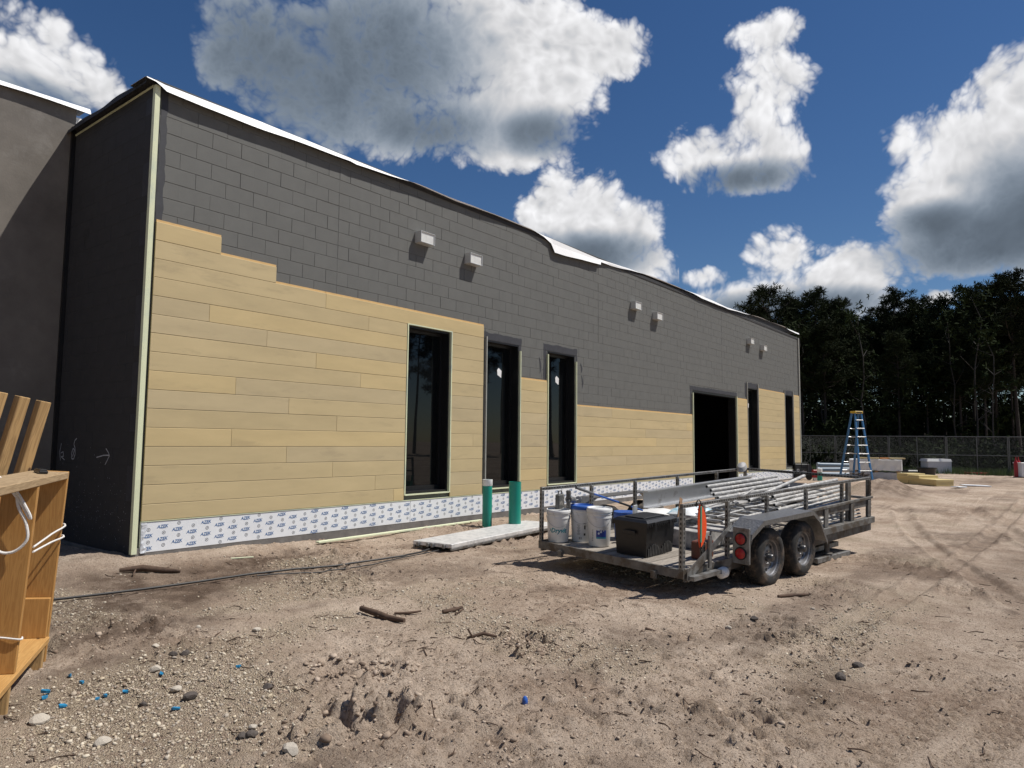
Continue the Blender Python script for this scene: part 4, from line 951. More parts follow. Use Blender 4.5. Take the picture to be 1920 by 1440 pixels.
MB().bbox(.02, .17, -.03, .03, .32, .58, .01).bbox(.04, .15, -.025, .025, .0, .319, .004).obj('shell', M_DRILL, t); MB().tube([(.05, 0, .58), (.06, 0, .62), (.13, 0, .62), (.14, 0, .58)], .009, 6).obj('handle', M_DRILL, t)
t = thing('extension_pole', 'blue extension pole with a grey grip leaning over the pails to the toolbox', 'pole', mat=TM)
p0, p1, p2 = Vector((.02, 1.52, .735)), Vector((.32, 1.50, .64)), Vector((1.18, 1.38, .37))
MB().tube([p0, p1], [.019, .017], 10).obj('grip', pm('grey_grip', (.12, .125, .13), .7), t, True); MB().tube([p1, (p1+p2)/2], .0125, 8).obj('shaft', M_BLUEP, t, True); MB().tube([(p1+p2)/2, (p1*.25+p2*.75)], .0135, 8).obj('collar', M_HOLE, t, True); MB().tube([(p1*.25+p2*.75), p2], .011, 8).obj('shaft', M_BLUEP, t, True)
t = thing('metal_level', 'flat grey metal blade standing upright beside the blue bucket', 'blade', mat=tl(.86, 1.28, .003, .1)); MB().bbox(0, .09, 0, .02, 0, .47, .003).obj('blade', M_ALU, t)
# toolbox
t = thing('toolbox', 'large black plastic toolbox with a dusty ribbed end', 'toolbox', mat=tl(.20, .60, .004, .07))
M_TB = pm('black_plastic', (.008, .008, .009), .42, var=.2, vs=10, bump=.25, bs=80, dirt=(.014, .013, .012), dirt_amt=.2, dirt_s=6); M_TBD = pm('dusty_plastic', (.055, .053, .050), .8, var=.4, vs=14, bump=.2)
b = MB(); w, l, h = .62, .44, .345
b.add([(.02, .02, 0), (w-.02, .02, 0), (w-.02, l-.02, 0), (.02, l-.02, 0), (0, 0, h), (w, 0, h), (w, l, h), (0, l, h)], [(3, 2, 1, 0), (0, 1, 5, 4), (1, 2, 6, 5), (2, 3, 7, 6), (3, 0, 4, 7), (4, 5, 6, 7)]); b.obj('tub', M_TB, t)
rb2 = MB()
for i in range(16):
    x = .05+i*.034; hh = .05+.09*abs(math.sin(i*.35+.5)); rb2.add([(x, .0175, .004), (x+.018, .0175, .004), (x+.018, .0175-hh*.06, hh), (x, .0175-hh*.06, hh), (x, .010, .004), (x+.018, .010, .004), (x+.018, .010-hh*.06, hh), (x, .010-hh*.06, hh)], [(4, 5, 6, 7), (0, 4, 7, 3), (1, 2, 6, 5), (3, 7, 6, 2)])
rb2.obj('ribs', M_TBD, t)
b = MB(); b.add([(-.02, -.02, h), (w+.02, -.02, h), (w+.02, l+.02, h), (-.02, l+.02, h), (-.02, -.02, h+.05), (w+.02, -.02, h+.05), (w+.02, l+.02, h+.05), (-.02, l+.02, h+.05), (.02, .02, h+.078), (w-.02, .02, h+.078), (w-.02, l-.02, h+.078), (.02, l-.02, h+.078)], [(3, 2, 1, 0), (0, 1, 5, 4), (1, 2, 6, 5), (2, 3, 7, 6), (3, 0, 4, 7), (4, 5, 9, 8), (5, 6, 10, 9), (6, 7, 11, 10), (7, 4, 8, 11), (8, 9, 10, 11)])
b.bbox(.08, w-.08, .09, l-.09, h+.0782, h+.092, .005)
for i in range(14): b.box(.02+i*.043, .045+i*.043, -.027, -.0205, h+.004, h+.030)
b.obj('lid', M_TB, t)
for x in (.12, w-.17): MB().bbox(x, x+.05, -.034, -.0275, h-.05, h+.05, .003).obj('latch', M_TB, t)
MB().bbox(-.032, -.0205, .14, .30, h-.10, h-.05, .004).obj('side_handle', M_TB, t)
# red cable coil behind toolbox
t = thing('cable_coil', 'coil of red cable on the trailer deck behind the toolbox', 'cable', mat=tl(.80, 1.28, .01))
b = MB()
for k in range(4): b.tube([(.15*math.cos(a)+.006*k, .10*math.sin(a), .014+.026*k+.006*math.sin(3*a+k)) for a in np.linspace(0, 2*PI, 22)], .012, 6, caps=False)
b.obj('loops', pm('red_cable', (.33, .05, .05), .5, var=.15), t, True)
# orange item hung from the near rail
t = thing('hanging_pad', 'bright orange pad with a green strap hung on the near trailer rail', 'pad', mat=TM)
n = 16; out = [(.285+(.125 if s > 0 else .035)*math.sin(PI*u_)**.6*s, .21+.47*u_) for s, us in ((1, np.linspace(0, 1, n)), (-1, np.linspace(1, 0, n)[1:-1])) for u_ in us]
out = [(x+.05*(z-.45)*-.55, z) for x, z in out]
MB().prism(out, 'y', -.043, -.028).obj('pad', pm('hi_vis_orange', (.85, .085, .012), .55, var=.06, bump=.1, bs=12), t); MB().bbox(.275, .305, -.052, -.0435, .27, .66, .002).obj('strap', pm('green_webbing', (.10, .27, .17), .7), t)
for pts in ([(.22, -.03, .66), (.205, -.045, .71), (.24, -.05, .735), (.28, -.048, .70), (.30, -.048, .665)], [(.28, -.05, .27), (.27, -.055, .20), (.31, -.055, .17), (.34, -.05, .21)]): MB().tube(pts, .006, 6, soft=4).obj('hook', M_HOLE, t)
# sacks, cardboard, jug, red can
t = thing('material_sack', 'white and pale blue paper sack lying across the trailer load', 'sack', mat=tl(1.35, .70, .30, .25))
def sack(l, w, h, seed):
    r = random.Random(seed); b = MB(); nx_, ny_ = 12, 7; vs = []; 
    for s in (1, -1):
        for i in range(nx_+1):
            for j in range(ny_+1):
                u_, v_ = i/nx_, j/ny_; e = (max(0, 1-abs(2*u_-1)**5)*max(0, 1-abs(2*v_-1)**3))**.5
                vs.append((u_*l, v_*w, h*.5+s*h*.5*e+r.uniform(-.006, .006)*e))
    k = ny_+1; off = (nx_+1)*k
    b.add(vs, [(i*k+j, (i+1)*k+j, (i+1)*k+j+1, i*k+j+1) for i in range(nx_) for j in range(ny_)]+[(off+i*k+j+1, off+(i+1)*k+j+1, off+(i+1)*k+j, off+i*k+j) for i in range(nx_) for j in range(ny_)]); return b
M_SACK = pm('sack_paper', (.72, .74, .74), .55, var=.06, vs=4, bump=.3, bs=14, dirt=(.22, .45, .55), dirt_amt=.35, dirt_s=2.2)
sack(.75, .38, .13, 1).obj('sack_body', M_SACK, t, True)
t = thing('material_sack', 'crumpled off-white sack under the long channel on the far side', 'sack', mat=tl(1.15, 1.25, .22, -.1)); sack(.6, .35, .14, 2).obj('sack_body', pm('sack_plain', (.66, .65, .62), .6, var=.1, vs=8, bump=.4, bs=16), t, True)
t = thing('cardboard_flap', 'torn brown cardboard flap standing up from the load', 'cardboard', mat=tl(1.12, .80, .36, .3, .15)); MB().add([(0, 0, 0), (.2, .02, -.01), (.22, .03, .2), (.06, .02, .24), (.0, 0, .2), (0, .008, 0), (.2, .028, -.01), (.22, .038, .2), (.06, .028, .24), (.0, .008, .2)], [(0, 1, 2, 3, 4), (9, 8, 7, 6, 5), (0, 5, 6, 1), (1, 6, 7, 2), (2, 7, 8, 3), (3, 8, 9, 4), (4, 9, 5, 0)]).obj('sheet', pm('cardboard', (.33, .19, .10), .8, var=.12), t)
t = thing('packing_box', 'spattered grey packing box under the sacks in the trailer middle', 'box', mat=tl(1.10, .45, .003, .0)); MB().bbox(0, .75, .0, 1.15, 0, .21, .006).obj('box_body', pm('box_grey', (.30, .29, .28), .8, var=.25, vs=7, dirt=(.5, .48, .45), dirt_amt=.4, dirt_s=5), t)
t = thing('fuel_can', 'rusty red box behind the tail light plate', 'can', mat=tl(.62, .12, .003, .1)); MB().bbox(.0, .26, 0, .16, 0, .20, .012).obj('can_body', pm('rust_red', (.15, .04, .022), .6, var=.3, vs=9, dirt=(.10, .05, .03), dirt_amt=.5), t); MB().tube([(.05, .08, .20), (.06, .08, .24), (.18, .08, .24), (.20, .08, .20)], .012, 6).obj('handle', pm('rust_red', (.25, .05, .025)), t)
t = thing('plastic_jug', 'white plastic jug wired below the tail brace', 'jug', mat=tl(.60, -.10, -.10)); MB().lathe([(.05, 0), (.06, .01), (.062, .10), (.05, .13), (.022, .15), (.022, .17), (.0, .17)], 16, M=Euler((0, PI/2, .1)).to_matrix().to_4x4()).obj('jug_body', M_PAIL, t, 50)
# long channel beams on the far side
M_CHAN = pm('channel_aluminium', (.60, .61, .62), .35, metal=.7, var=.1, vs=4, bump=.08, dirt=(.42, .41, .4), dirt_amt=.2, dirt_s=4)
t = thing('channel_beam', 'long aluminium channel beam lying along the far trailer rail', 'beam', mat=tl(1.75, 1.78, .30, .02, 0, -.012)); MB().box(0, 3.2, 0, .012, 0, .25).box(0, 3.2, -.075, -.0002, .235, .25).box(0, 3.2, -.075, -.0002, 0, .015).obj('beam_section', M_CHAN, t)
t = thing('channel_beam', 'lower aluminium plank under the long channel beam', 'beam', mat=tl(1.85, 1.30, .16, .06)); MB().bbox(0, 2.9, 0, .40, 0, .09, .004).obj('beam_section', M_TUBE, t)
# scaffold tubes: each tube a thing
def stube(p, q, lab, grp, r=.024, tube_col=None):
    P_, Q_ = Vector(p), Vector(q); d = Q_-P_; M_ = TM @ Matrix.Translation(P_) @ d.to_track_quat('Z', 'X').to_matrix().to_4x4()
    t = thing('scaffold_tube', lab, 'tube', mat=M_, group=grp); l = d.length
    MB().lathe([(r*.8, -.001), (r, 0), (r, l), (r*.8, l+.001)], 12, closed=True).obj('pipe', M_TUBE, t, 60); MB().lathe([(r*.8, .02), (0, .02)], 12).lathe([(r*.8, l-.02), (0, l-.02)], 12).obj('bore', M_TUBED, t)
rt = random.Random(21)
ordA = ['top', 'second', 'third', 'fourth', 'fifth', 'lowest']
for k in range(5):
    stube((2.16+.03*k+rt.uniform(-.02, .02), 1.02-.035*k, .65-.052*k), (4.35+rt.uniform(-.1, .1), 1.12-.035*k, .66-.052*k), ordA[k if k < 4 else 5]+' scaffold tube in the stack at the trailer middle', 'scaffold tubes in the middle stack')
ordB = ['top', 'second', 'third', 'fourth', 'fifth', 'sixth', 'lowest']
for k in range(7):
    stube((2.50+(.05 if k in (1, 2) else 0)+rt.uniform(-.02, .02)-(0 if k < 3 else .02), .30-.030*k, .605-.047*k-(.02 if k > 3 else 0)), (4.75+rt.uniform(-.15, .1), .30-.030*k, .655-.046*k), ordB[k]+' scaffold tube in the stack against the near rail', 'scaffold tubes against the near rail')
stube((2.2, .42, .52), (4.05, .52, .735), 'single scaffold tube slanting up across the trailer front', 'scaffold tubes in the middle stack')
# scaffold end frames lying flat
def sframe(x, y, z, rz, lab, L_=1.9, Wd=.62, nr=6, rx=0):
    t = thing('scaffold_section', lab, 'scaffold', mat=tl(x, y, z, rz, rx), group='scaffold frames lying on the trailer')
    for yy in (0, Wd): MB().cyl((0, yy, 0), (L_, yy, 0), .021, n=10).obj('side_tube', M_TUBE, t, 60)
    for i in range(nr):
        xx = .14+i*(L_-.28)/(nr-1); MB().cyl((xx, .0, 0), (xx, Wd, 0), .015, n=8).obj('rung', M_TUBE, t, 60)
sframe(1.25, .26, .34, .10, 'uppermost ladder-like scaffold frame beside the fender'); sframe(1.6, .32, .28, .06, 'second ladder-like scaffold frame under the top one', 2.4, .7, 7); sframe(1.2, .22, .22, .03, 'third ladder-like scaffold frame down in the load', 2.6, .75, 8); sframe(2.9, .2, .12, -.02, 'lowest scaffold frame behind the front stakes', 2.1, .9, 6); sframe(3.3, .55, .40, .0, 'scaffold frame tilted against the trailer front rail', 1.7, 1.1, 5)
for k in range(5): stube((3.05, .06+.015*k, .09+.05*k), (TL-.05, .10+.01*k, .08+.05*k), ('lowest', 'second-lowest', 'middle', 'second-highest', 'highest')[k]+' thin brace behind the front stakes', 'thin braces behind the stakes', .014)
# loose cross braces thrown on top of the load
BRL = ['thin brace lying slantwise over the middle of the load', 'thin brace crossing towards the near fender', 'thin brace poking towards the tail from the load', 'thin brace lying along the top of the frames', 'thin brace angled against the front tubes', 'short brace lying across the sacks', 'bent brace resting on the near rail', 'thin brace wedged beside the long channel']
for k, lb in enumerate(BRL):
    x0 = 1.2+.33*k+rt.uniform(-.1, .1); y0 = rt.uniform(.25, .75); l = rt.uniform(1.0, 1.9); a = rt.uniform(-.35, .45); z0 = .40+rt.uniform(0, .10)
    stube((x0, y0, z0), (x0+l*math.cos(a), min(1.6, max(.12, y0+l*math.sin(a))), z0+rt.uniform(-.02, .16)), lb, 'loose braces on the load', .013)
# spare tyre and cap, chain
t = thing('spare_tyre', 'spare tyre lying inside the front of the trailer', 'tyre', mat=tl(4.55, 1.55, .34, 0, .25, .0)); MB().lathe([(.20, -.09), (.24, -.105), (.30, -.1), (.335, -.06), (.335, .06), (.30, .1), (.24, .105), (.20, .09), (.20, -.09)], 40, closed=True).obj('tyre', M_TYRE, t, 40); MB().lathe([(.20, -.05), (.17, 0), (.05, .02), (0, .02)], 32).obj('rim', M_RIM, t, 40)
t = thing('tie_down_box', 'black storage box at the front of the trailer bed', 'box', mat=tl(4.3, .75, .003)); MB().bbox(0, .72, 0, 1.1, 0, .52, .01).obj('box_body', M_TB, t)
t = thing('grey_stool', 'rounded pale grey stool on the far front trailer corner', 'stool', mat=tl(4.86, 1.98, .67, .3)); MB().lathe([(.0, .0), (.10, .0), (.145, .02), (.15, .05), (.12, .10), (.05, .125), (.0, .13)], 20, M=Matrix.Scale(.55, 4, (0, 1, 0)) @ Matrix.Rotation(-.35, 4, 'Y')).obj('shell', pm('seat_grey', (.36, .35, .34), .6), t, True)
t = thing('chain', 'dark chain heaped on the front rail corner and hanging down', 'chain', mat=TM)
b = MB()
def lnk(c, d, up):
    c, d, up = Vector(c), Vector(d).normalized(), Vector(up); s = d.cross(up).normalized()
    b.tube([c+d*(.016*math.cos(a))*1.25+s*.012*math.sin(a) for a in np.linspace(0, 2*PI, 11)], .0042, 5, caps=False)
for i in range(17): lnk((TL-.01, -.03 if i else -.02, .66-.027*i), (0, 0, 1), ((1, 0, 0), (0, 1, 0))[i % 2])
rc = random.Random(4)
for i in range(46): lnk((TL-.02+rc.gauss(0, .05), .10+rc.gauss(0, .07), .712+abs(rc.gauss(0, .02))), (rc.uniform(-1, 1), rc.uniform(-1, 1), rc.uniform(-.4, .4)), (rc.uniform(-.3, .3), .2, 1))
b.obj('links', pm('rusty_chain', (.06, .045, .035), .6, metal=.6, var=.3), t)
# walk boards on the ground under the trailer front
for i, (px, py, rz, dz, lb) in enumerate([(6.55, -5.78, -.14, .0, 'lower aluminium walk board lying on the ground under the trailer'), (6.72, -5.62, -.10, .085, 'upper aluminium walk board stacked under the trailer')]):
    z = max(gh(px+.1, py), gh(px+.8, py), gh(px+.5, py+.3))+.004+dz
    t = thing('walk_board', lb, 'board', (px, py, z), rz, 'aluminium walk boards'); MB().bbox(0, 1.15, 0, .5, 0, .07, .005).obj('board_body', M_GALV, t)
    for yk in (.03, .40): MB().box(1.151, 1.19, yk, yk+.06, .01, .05).obj('hook', M_GALV, t)
# ------------------------------------------------------------------ yard: foreground rack
M_LUM = wood('fresh_lumber', (.48, .255, .075), (.33, .15, .035), 1.0, .10, 2, .6)
M_LUMX = wood('fresh_lumber_flat', (.50, .29, .10), (.36, .18, .05), 1.0, .10, 0, .6)
M_WEA = wood('weathered_lumber', (.42, .30, .17), (.22, .14, .07), 1.0, .12, 0, .8)
M_WEAV = wood('weathered_post', (.44, .28, .12), (.20, .115, .045), 1.0, .18, 2, .8)
M_ROPE = pm('white_rope', (.70, .69, .67), .8, var=.12, vs=60, bump=.5, bs=200)
O_ = Vector((-1.80, -2.84, gh(-1.8, -2.84)-.03)); n1 = Vector((.867, -.497, 0)); th = math.radians(3.2)
Zr = Vector((0, 0, 1))*math.cos(th)+n1*math.sin(th); Xr = Vector((.497, .867, 0)); Yr = Zr.cross(Xr)
RM = Matrix.Identity(4)
for i in range(3): RM[i][0], RM[i][1], RM[i][2], RM[i][3] = Xr[i], Yr[i], Zr[i], O_[i]
rk = thing('lumber_rack', 'leaning timber rack of fresh orange boards at the left edge', 'rack', mat=RM)
def lum(name, x0, x1, y0, y1, z0, z1, mt=None, par=None):
    cx, cy, cz = (x0+x1)/2, (y0+y1)/2, (z0+z1)/2
    return MB().bbox(x0-cx, x1-cx, y0-cy, y1-cy, z0-cz, z1-cz, .004).obj(name, mt or M_LUM, par or rk, loc=(cx, cy, cz))
lum('upright', -.040, .0, .0, .215, .02, 1.345); lum('upright', -.895, -.855, .0, .235, .201, 1.293); lum('upright', -1.70, -1.66, .0, .235, .201, 1.293)
lum('top_board', -2.3, -.0405, -.004, .225, 1.295, 1.342, M_WEA); lum('bottom_shelf', -2.3, -.0405, -.012, .225, .160, .200, M_LUMX)
lum('low_block', -.085, -.046, .006, .205, .2005, .470); lum('back_slat', -2.2, -.0405, .228, .262, 1.05, 1.13, M_LUMX); lum('back_slat', -2.2, -.0405, .228, .262, .5, .6, M_LUMX)
for x in (-.09, -.93, -1.75): lum('leg', x-.04, x, .0, .12, -.03, .159, M_WEAV); lum('leg', x-.04, x, .121, .155, -.03, .159, M_LUM)
pk = ['nearest the side wall', 'in the middle of the three', 'leftmost of the three']
for i, y in enumerate((.275, .395, .52)):
    t = thing('timber_post', 'rough leaning timber post behind the rack, '+pk[i], 'post', mat=RM @ Matrix.Translation((-.07-.05*i, y+.16, .25)) @ Matrix.Rotation(math.radians(8.5), 4, 'X') @ Matrix.Rotation(math.radians(40), 4, 'Z'), group='timber posts behind the rack')
    MB().bbox(-.036, .036, -.036, .036, 0, 1.60+.02*i, .004).obj('shaft', M_WEAV, t)
t = thing('black_clamp', 'small flat black tool lying on top of the rack', 'tool', mat=RM @ Matrix.Translation((-.42, .05, 1.3435)) @ Matrix.Rotation(.35, 4, 'Z')); MB().bbox(0, .22, 0, .05, 0, .020, .003).obj('tool_body', M_FRAME, t); MB().bbox(.01, .20, .005, .045, .0201, .028, .002).obj('tool_cover', M_FRAME, t)
t = thing('rope', 'white rope hanging in loops and tied round the rack uprights', 'rope', mat=RM)
b = MB(); X_ = -.912
b.tube([(X_, .30, 1.30), (X_-.03, .22, 1.355), (X_-.035, .15, 1.30), (X_-.03, .07, 1.20), (X_-.03, .015, 1.11), (X_-.035, .02, 1.14), (X_-.04, .10, 1.27), (X_-.04, .17, 1.32), (X_-.035, .20, 1.26), (X_-.03, .20, 1.10), (X_-.03, .16, .93), (X_-.03, .08, .91), (X_-.03, .015, .98), (X_-.03, .03, 1.08), (X_-.03, .08, 1.18), (X_-.03, .10, 1.30)], .0085, 7, soft=6); b.obj('loop', M_ROPE, t, True)
for pts in ([(-.86, -.008, .93), (-.4, -.010, .95), (.006, -.010, .97), (.008, .22, .97)], [(-.86, -.008, .90), (-.4, -.010, .895), (.006, -.010, .89), (.008, .22, .89)], [(-.901, .235, .42), (-.903, .1, .415), (-.903, -.006, .40), (-.855, -.008, .40)]): MB().tube(pts, .006, 6, soft=4).obj('tie', M_ROPE, t, True)
# cable on the ground
def on_ground(pts, n=40, r=.012, lift=.006):
    P_ = [np.array(p, float) for p in pts]; out = []
    for i in range(len(P_)-1):
        for s in np.linspace(0, 1, n, endpoint=(i == len(P_)-2)):
            p = P_[i]*(1-s)+P_[i+1]*s; out.append((p[0]+.03*math.sin(p[0]*2.1), p[1]+.04*math.sin(p[0]*1.7), gh(p[0]+.03*math.sin(p[0]*2.1), p[1]+.04*math.sin(p[0]*1.7))+r+lift))
    z = np.array([p[2] for p in out]); z = np.convolve(np.pad(z, 6, 'edge'), np.ones(13)/13, 'valid')+.012; return [(p[0], p[1], zz) for p, zz in zip(out, z)]
t = thing('ground_cable', 'black cable running across the dirt from the rack to the plank', 'cable', (0, 0, 0)); b = MB(); b.tube(on_ground([(-2.4, -1.0), (-1.2, -1.25), (1.1, -1.55), (2.6, -1.75), (3.5, -1.55)]), .013, 6); b.tube(on_ground([(.6, -1.62), (1.8, -1.9), (3.3, -1.75)], 30), .008, 6); b.obj('cable_run', pm('black_cable', (.015, .014, .014), .6), t, True)
# white wood strip by the footing
t = thing('trim_offcut', 'long pale trim strip lying on the dirt along the footing', 'strip', (2.3, -.42, 0)); zz = max(gh(2.3, -.42), gh(4.2, -.36), gh(5.9, -.30)); M_ = Matrix.Rotation(.035, 4, 'Z'); MB().bbox(0, 3.6, 0, .07, zz-.005, zz+.022, .003, 0, M_).obj('strip', M_TRIM, t)
t = thing('wood_chip', 'short pale stick lying in front of the printed skirt', 'stick', (.93, -.55, gh(.93, -.55))); MB().bbox(0, .26, 0, .02, 0, .014, .003, 0, Matrix.Rotation(-.4, 4, 'Z')).obj('stick', M_TRIM, t)
# aluminium walk plank
t = thing('walk_board', 'long spattered aluminium walk plank lying on the dirt before the wall', 'board', (3.28, -1.98, gh(3.9, -1.7)+.05), .12, 'aluminium walk boards')
M_PLK = pm('spattered_plank', (.56, .56, .55), .5, metal=.3, var=.15, vs=12, bump=.35, bs=60, dirt=(.72, .71, .69), dirt_amt=.55, dirt_s=10)
MB().bbox(0, 3.1, 0, .66, .0, .055, .006).obj('deck', M_PLK, t); MB().bbox(0, 3.1, 0, .03, -.035, -.0005, .004).bbox(0, 3.1, .63, .66, -.035, -.0005, .004).obj('side_rail', M_GALV, t)
for y in (.10, .29, .37, .54): MB().bbox(-.035, -.0005, y, y+.04, -.01, .045, .006).obj('end_hook', M_GALV, t)
# green drain pipes
M_GRN = pm('green_pvc', (.012, .25, .185), .35, var=.08, vs=5, bump=.04)
for (px, py, g, r, zt, cap, lb) in [(913, 990, -.12, .082, .68, True, 'narrower green drain pipe with a white collar, standing near the wall'), (965, 989, -.115, .105, .655, False, 'wider plain green drain pipe standing near the wall')]:
    p = ong(px, py, g); t = thing('drain_pipe', lb, 'pipe', (p[0], p[1], gh(p[0], p[1])-.05), 0, 'green drain pipes'); h_ = zt-gh(p[0], p[1])+.05
    MB().lathe([(r*.93, 0), (r, 0), (r, h_), (r*.93, h_), (r*.93, 0)], 28, closed=True).obj('pipe', M_GRN, t, 50)
    MB().lathe([(r*.93, h_*.3), (0, h_*.3)], 20).obj('bore', M_HOLE, t)
    if cap: MB().lathe([(r*1.0015, h_-.095), (r*1.05, h_-.09), (r*1.05, h_+.01), (r*.94, h_+.012), (r*.94, h_-.05), (0, h_-.05)], 28).obj('collar', M_PAIL, t, 50)
# sticks, stones, scraps
M_BARK = pm('dead_wood', (.085, .052, .034), .9, var=.35, vs=20, bump=.6, bs=50)
def stick(name, label, cat, pts, r, extra=None):
    x, y = pts[0][0], pts[0][1]; t = thing(name, label, cat, (x, y, gh(x, y))); b = MB()
    P_ = [(p[0]-x, p[1]-y, gh(p[0], p[1])-gh(x, y)+p[2]) for p in pts]; b.tube(P_, r, 8)
    for e in (extra or []): b.tube([(p[0]-x, p[1]-y, gh(p[0], p[1])-gh(x, y)+p[2]) for p in e], .008, 6)
    b.obj('wood', M_BARK, t, 50)
stick('branch', 'thick dark broken branch lying in the sand, largest one', 'branch', [(.55, -3.40, .045), (.57, -3.58, .03), (.56, -3.76, .022), (.60, -3.92, .03)], [.026, .031, .028, .02], [[(.57, -3.6, .03), (.53, -3.66, .02)]])
stick('branch', 'thin curved stick just right of the thick dark branch', 'branch', [(.72, -3.66, .012), (.80, -3.76, .02), (.92, -3.80, .03)], [.010, .013, .008])
stick('branch', 'split pair of short sticks in the open sand', 'branch', [(1.05, -3.95, .018), (1.16, -3.99, .022), (1.27, -3.99, .03)], [.018, .02, .014], [[(1.10, -4.06, .012), (1.26, -4.02, .02)]])
stick('branch', 'forked stick poking up at the rim of the sandy hollow', 'branch', [(.64, -4.62, .015), (.72, -4.72, .025), (.80, -4.80, .03)], [.016, .015, .01], [[(.66, -4.66, .02), (.62, -4.64, .09)]])
stick('branch', 'flat dark strip of wood near the trailer tyre', 'branch', [(4.15, -6.0, .012), (4.32, -6.10, .014), (4.50, -6.22, .012)], [.016, .02, .012])
stick('root', 'dark ragged root clump lying near the side wall', 'root', [(-.35, -.55, .03), (-.15, -.62, .045), (.05, -.75, .03), (.16, -.85, .02)], [.02, .035, .03, .015], [[(.0, -.7, .03), (.12, -.66, .03)], [(-.2, -.6, .04), (-.3, -.75, .02)]])
stick('branch', 'small dark stick in the track-marked sand on the right', 'branch', [(1.95, -5.55, .01), (2.05, -5.66, .012)], [.012, .01])
def stone_mesh(seed, flat=.7):
    r = random.Random(seed); import bmesh
    bm = bmesh.new(); bmesh.ops.create_icosphere(bm, subdivisions=2, radius=1.0)
    k = [(Vector((r.uniform(-1, 1), r.uniform(-1, 1), r.uniform(-1, 1))).normalized(), r.uniform(.55, .9)) for _ in range(9)]
    for v in bm.verts:
        for n_, d_ in k:
            t_ = v.co.dot(n_)
            if t_ > d_: v.co -= n_*(t_-d_)*.9
        v.co.z *= flat
    me = bpy.data.meshes.new('stone'); bm.to_mesh(me); bm.free(); return me
M_STD = pm('dark_stone', (.085, .07, .06), .85, var=.3, vs=9, bump=.5, bs=30); M_STL = pm('lime_rock', (.46, .41, .34), .9, var=.2, vs=9, bump=.5, bs=30)
SP = [(355, 1310, .05, 0, 'dark angular stone in the middle of the gravel patch'), (503, 1292, .045, 0, 'dark rounded stone at the right end of the gravel patch'), (324, 1228, .035, 0, 'flat dark stone at the upper edge of the gravel'), (347, 1233, .04, 0, 'dark stone leaning on a pale one above the gravel'), (270, 1312, .035, 0, 'dark stone beside the reddish pebble'), (472, 1385, .04, 0, 'dark wedge stone near the bottom sand hollow'), (453, 1384, .034, 0, 'small dark stone left of the wedge stone'), (292, 1258, .045, 1, 'pale limestone lump in the upper gravel'), (330, 1294, .045, 1, 'pale broken limestone lump right of the blue scrap'), (290, 1213, .035, 1, 'bright white limestone chip above the gravel'), (75, 1350, .06, 1, 'large pale stone by the rack leg'), (545, 1412, .06, 1, 'large pale stone at the bottom edge'), (475, 1370, .03, 1, 'pale stone behind the wedge stone'), (1366, 1175, .04, 1, 'pale stone in the open sand below the trailer'), (1414, 1165, .045, 0, 'dark stone in the open sand below the wheels'), (1575, 1273, .06, 0, 'dark clod in the damp patch on the right'), (1610, 1250, .05, 0, 'small dark clod behind the damp patch'), (192, 1395, .05, 1, 'flat pale stone near the bottom left corner'), (372, 1175, .03, 1, 'white stone chip out on the smooth sand'), (480, 1183, .04, 1, 'pale stone with a dark side above the gravel right end')]
for i, (px, py, s, d, lb) in enumerate(SP):
    p = ong(px, py, -.27); z = gh(p[0], p[1]); p = ong(px, py, z); me = stone_mesh(i); me.materials.append(M_STL if d else M_STD)
    o = bpy.data.objects.new('stone', me); link(o); o.location = (p[0], p[1], gh(p[0], p[1])+s*.28); o.scale = (s, s*.8, s*.8); o.rotation_euler = (0, 0, i*1.3); tag(o, lb, 'stone', 'larger stones on the dirt')
M_SCR = pm('blue_scrap', (.02, .22, .42), .4, var=.1)
SC = [(85, 1309, .07, 'largest blue plastic scrap near the rack foot'), (83, 1318, .05, 'blue scrap just below the largest one'), (116, 1334, .045, 'blue scrap left of the pale gravel'), (152, 1291, .045, 'blue scrap at the upper left gravel edge'), (130, 1281, .035, 'farthest small blue scrap behind the gravel'), (182, 1323, .04, 'left of two blue scraps in the gravel middle'), (197, 1316, .045, 'right of two blue scraps in the gravel middle'), (234, 1311, .05, 'blue scrap right of the paired scraps'), (302, 1275, .045, 'blue scrap near the pale limestone lumps'), (330, 1334, .06, 'bright blue scrap in the lower gravel'), (447, 1261, .045, 'lone blue scrap at the gravel right side')]
for i, (px, py, s, lb) in enumerate(SC):
    p = ong(px, py, -.27); z = gh(p[0], p[1]); r = random.Random(i); t = thing('plastic_scrap', lb, 'scrap', (p[0], p[1], z+.006), r.uniform(0, 6), 'blue plastic scraps in the gravel')
    pts = [(s*.6*math.cos(a)*r.uniform(.6, 1), s*.35*math.sin(a)*r.uniform(.5, 1)) for a in np.linspace(0, 2*PI, 7)[:-1]]; b = MB(); b.add([(x, y, .006+.012*r.random()) for x, y in pts]+[(x, y, .0) for x, y in pts], [tuple(range(6)), tuple(range(6, 12))[::-1]]+[(k, (k+1) % 6, 6+(k+1) % 6, 6+k) for k in range(6)]); b.obj('scrap', M_SCR, t)
p = ong(984, 1320, -.30); t = thing('plastic_scrap', 'crumpled royal blue plastic scrap alone in the open sand', 'scrap', (p[0], p[1], gh(p[0], p[1])), 0.4); me = stone_mesh(77, 1.1); me.materials.append(M_BLUEP); o = bpy.data.objects.new('crumple', me); link(o, t); o.scale = (.03, .02, .034); o.location = (0, 0, .02)

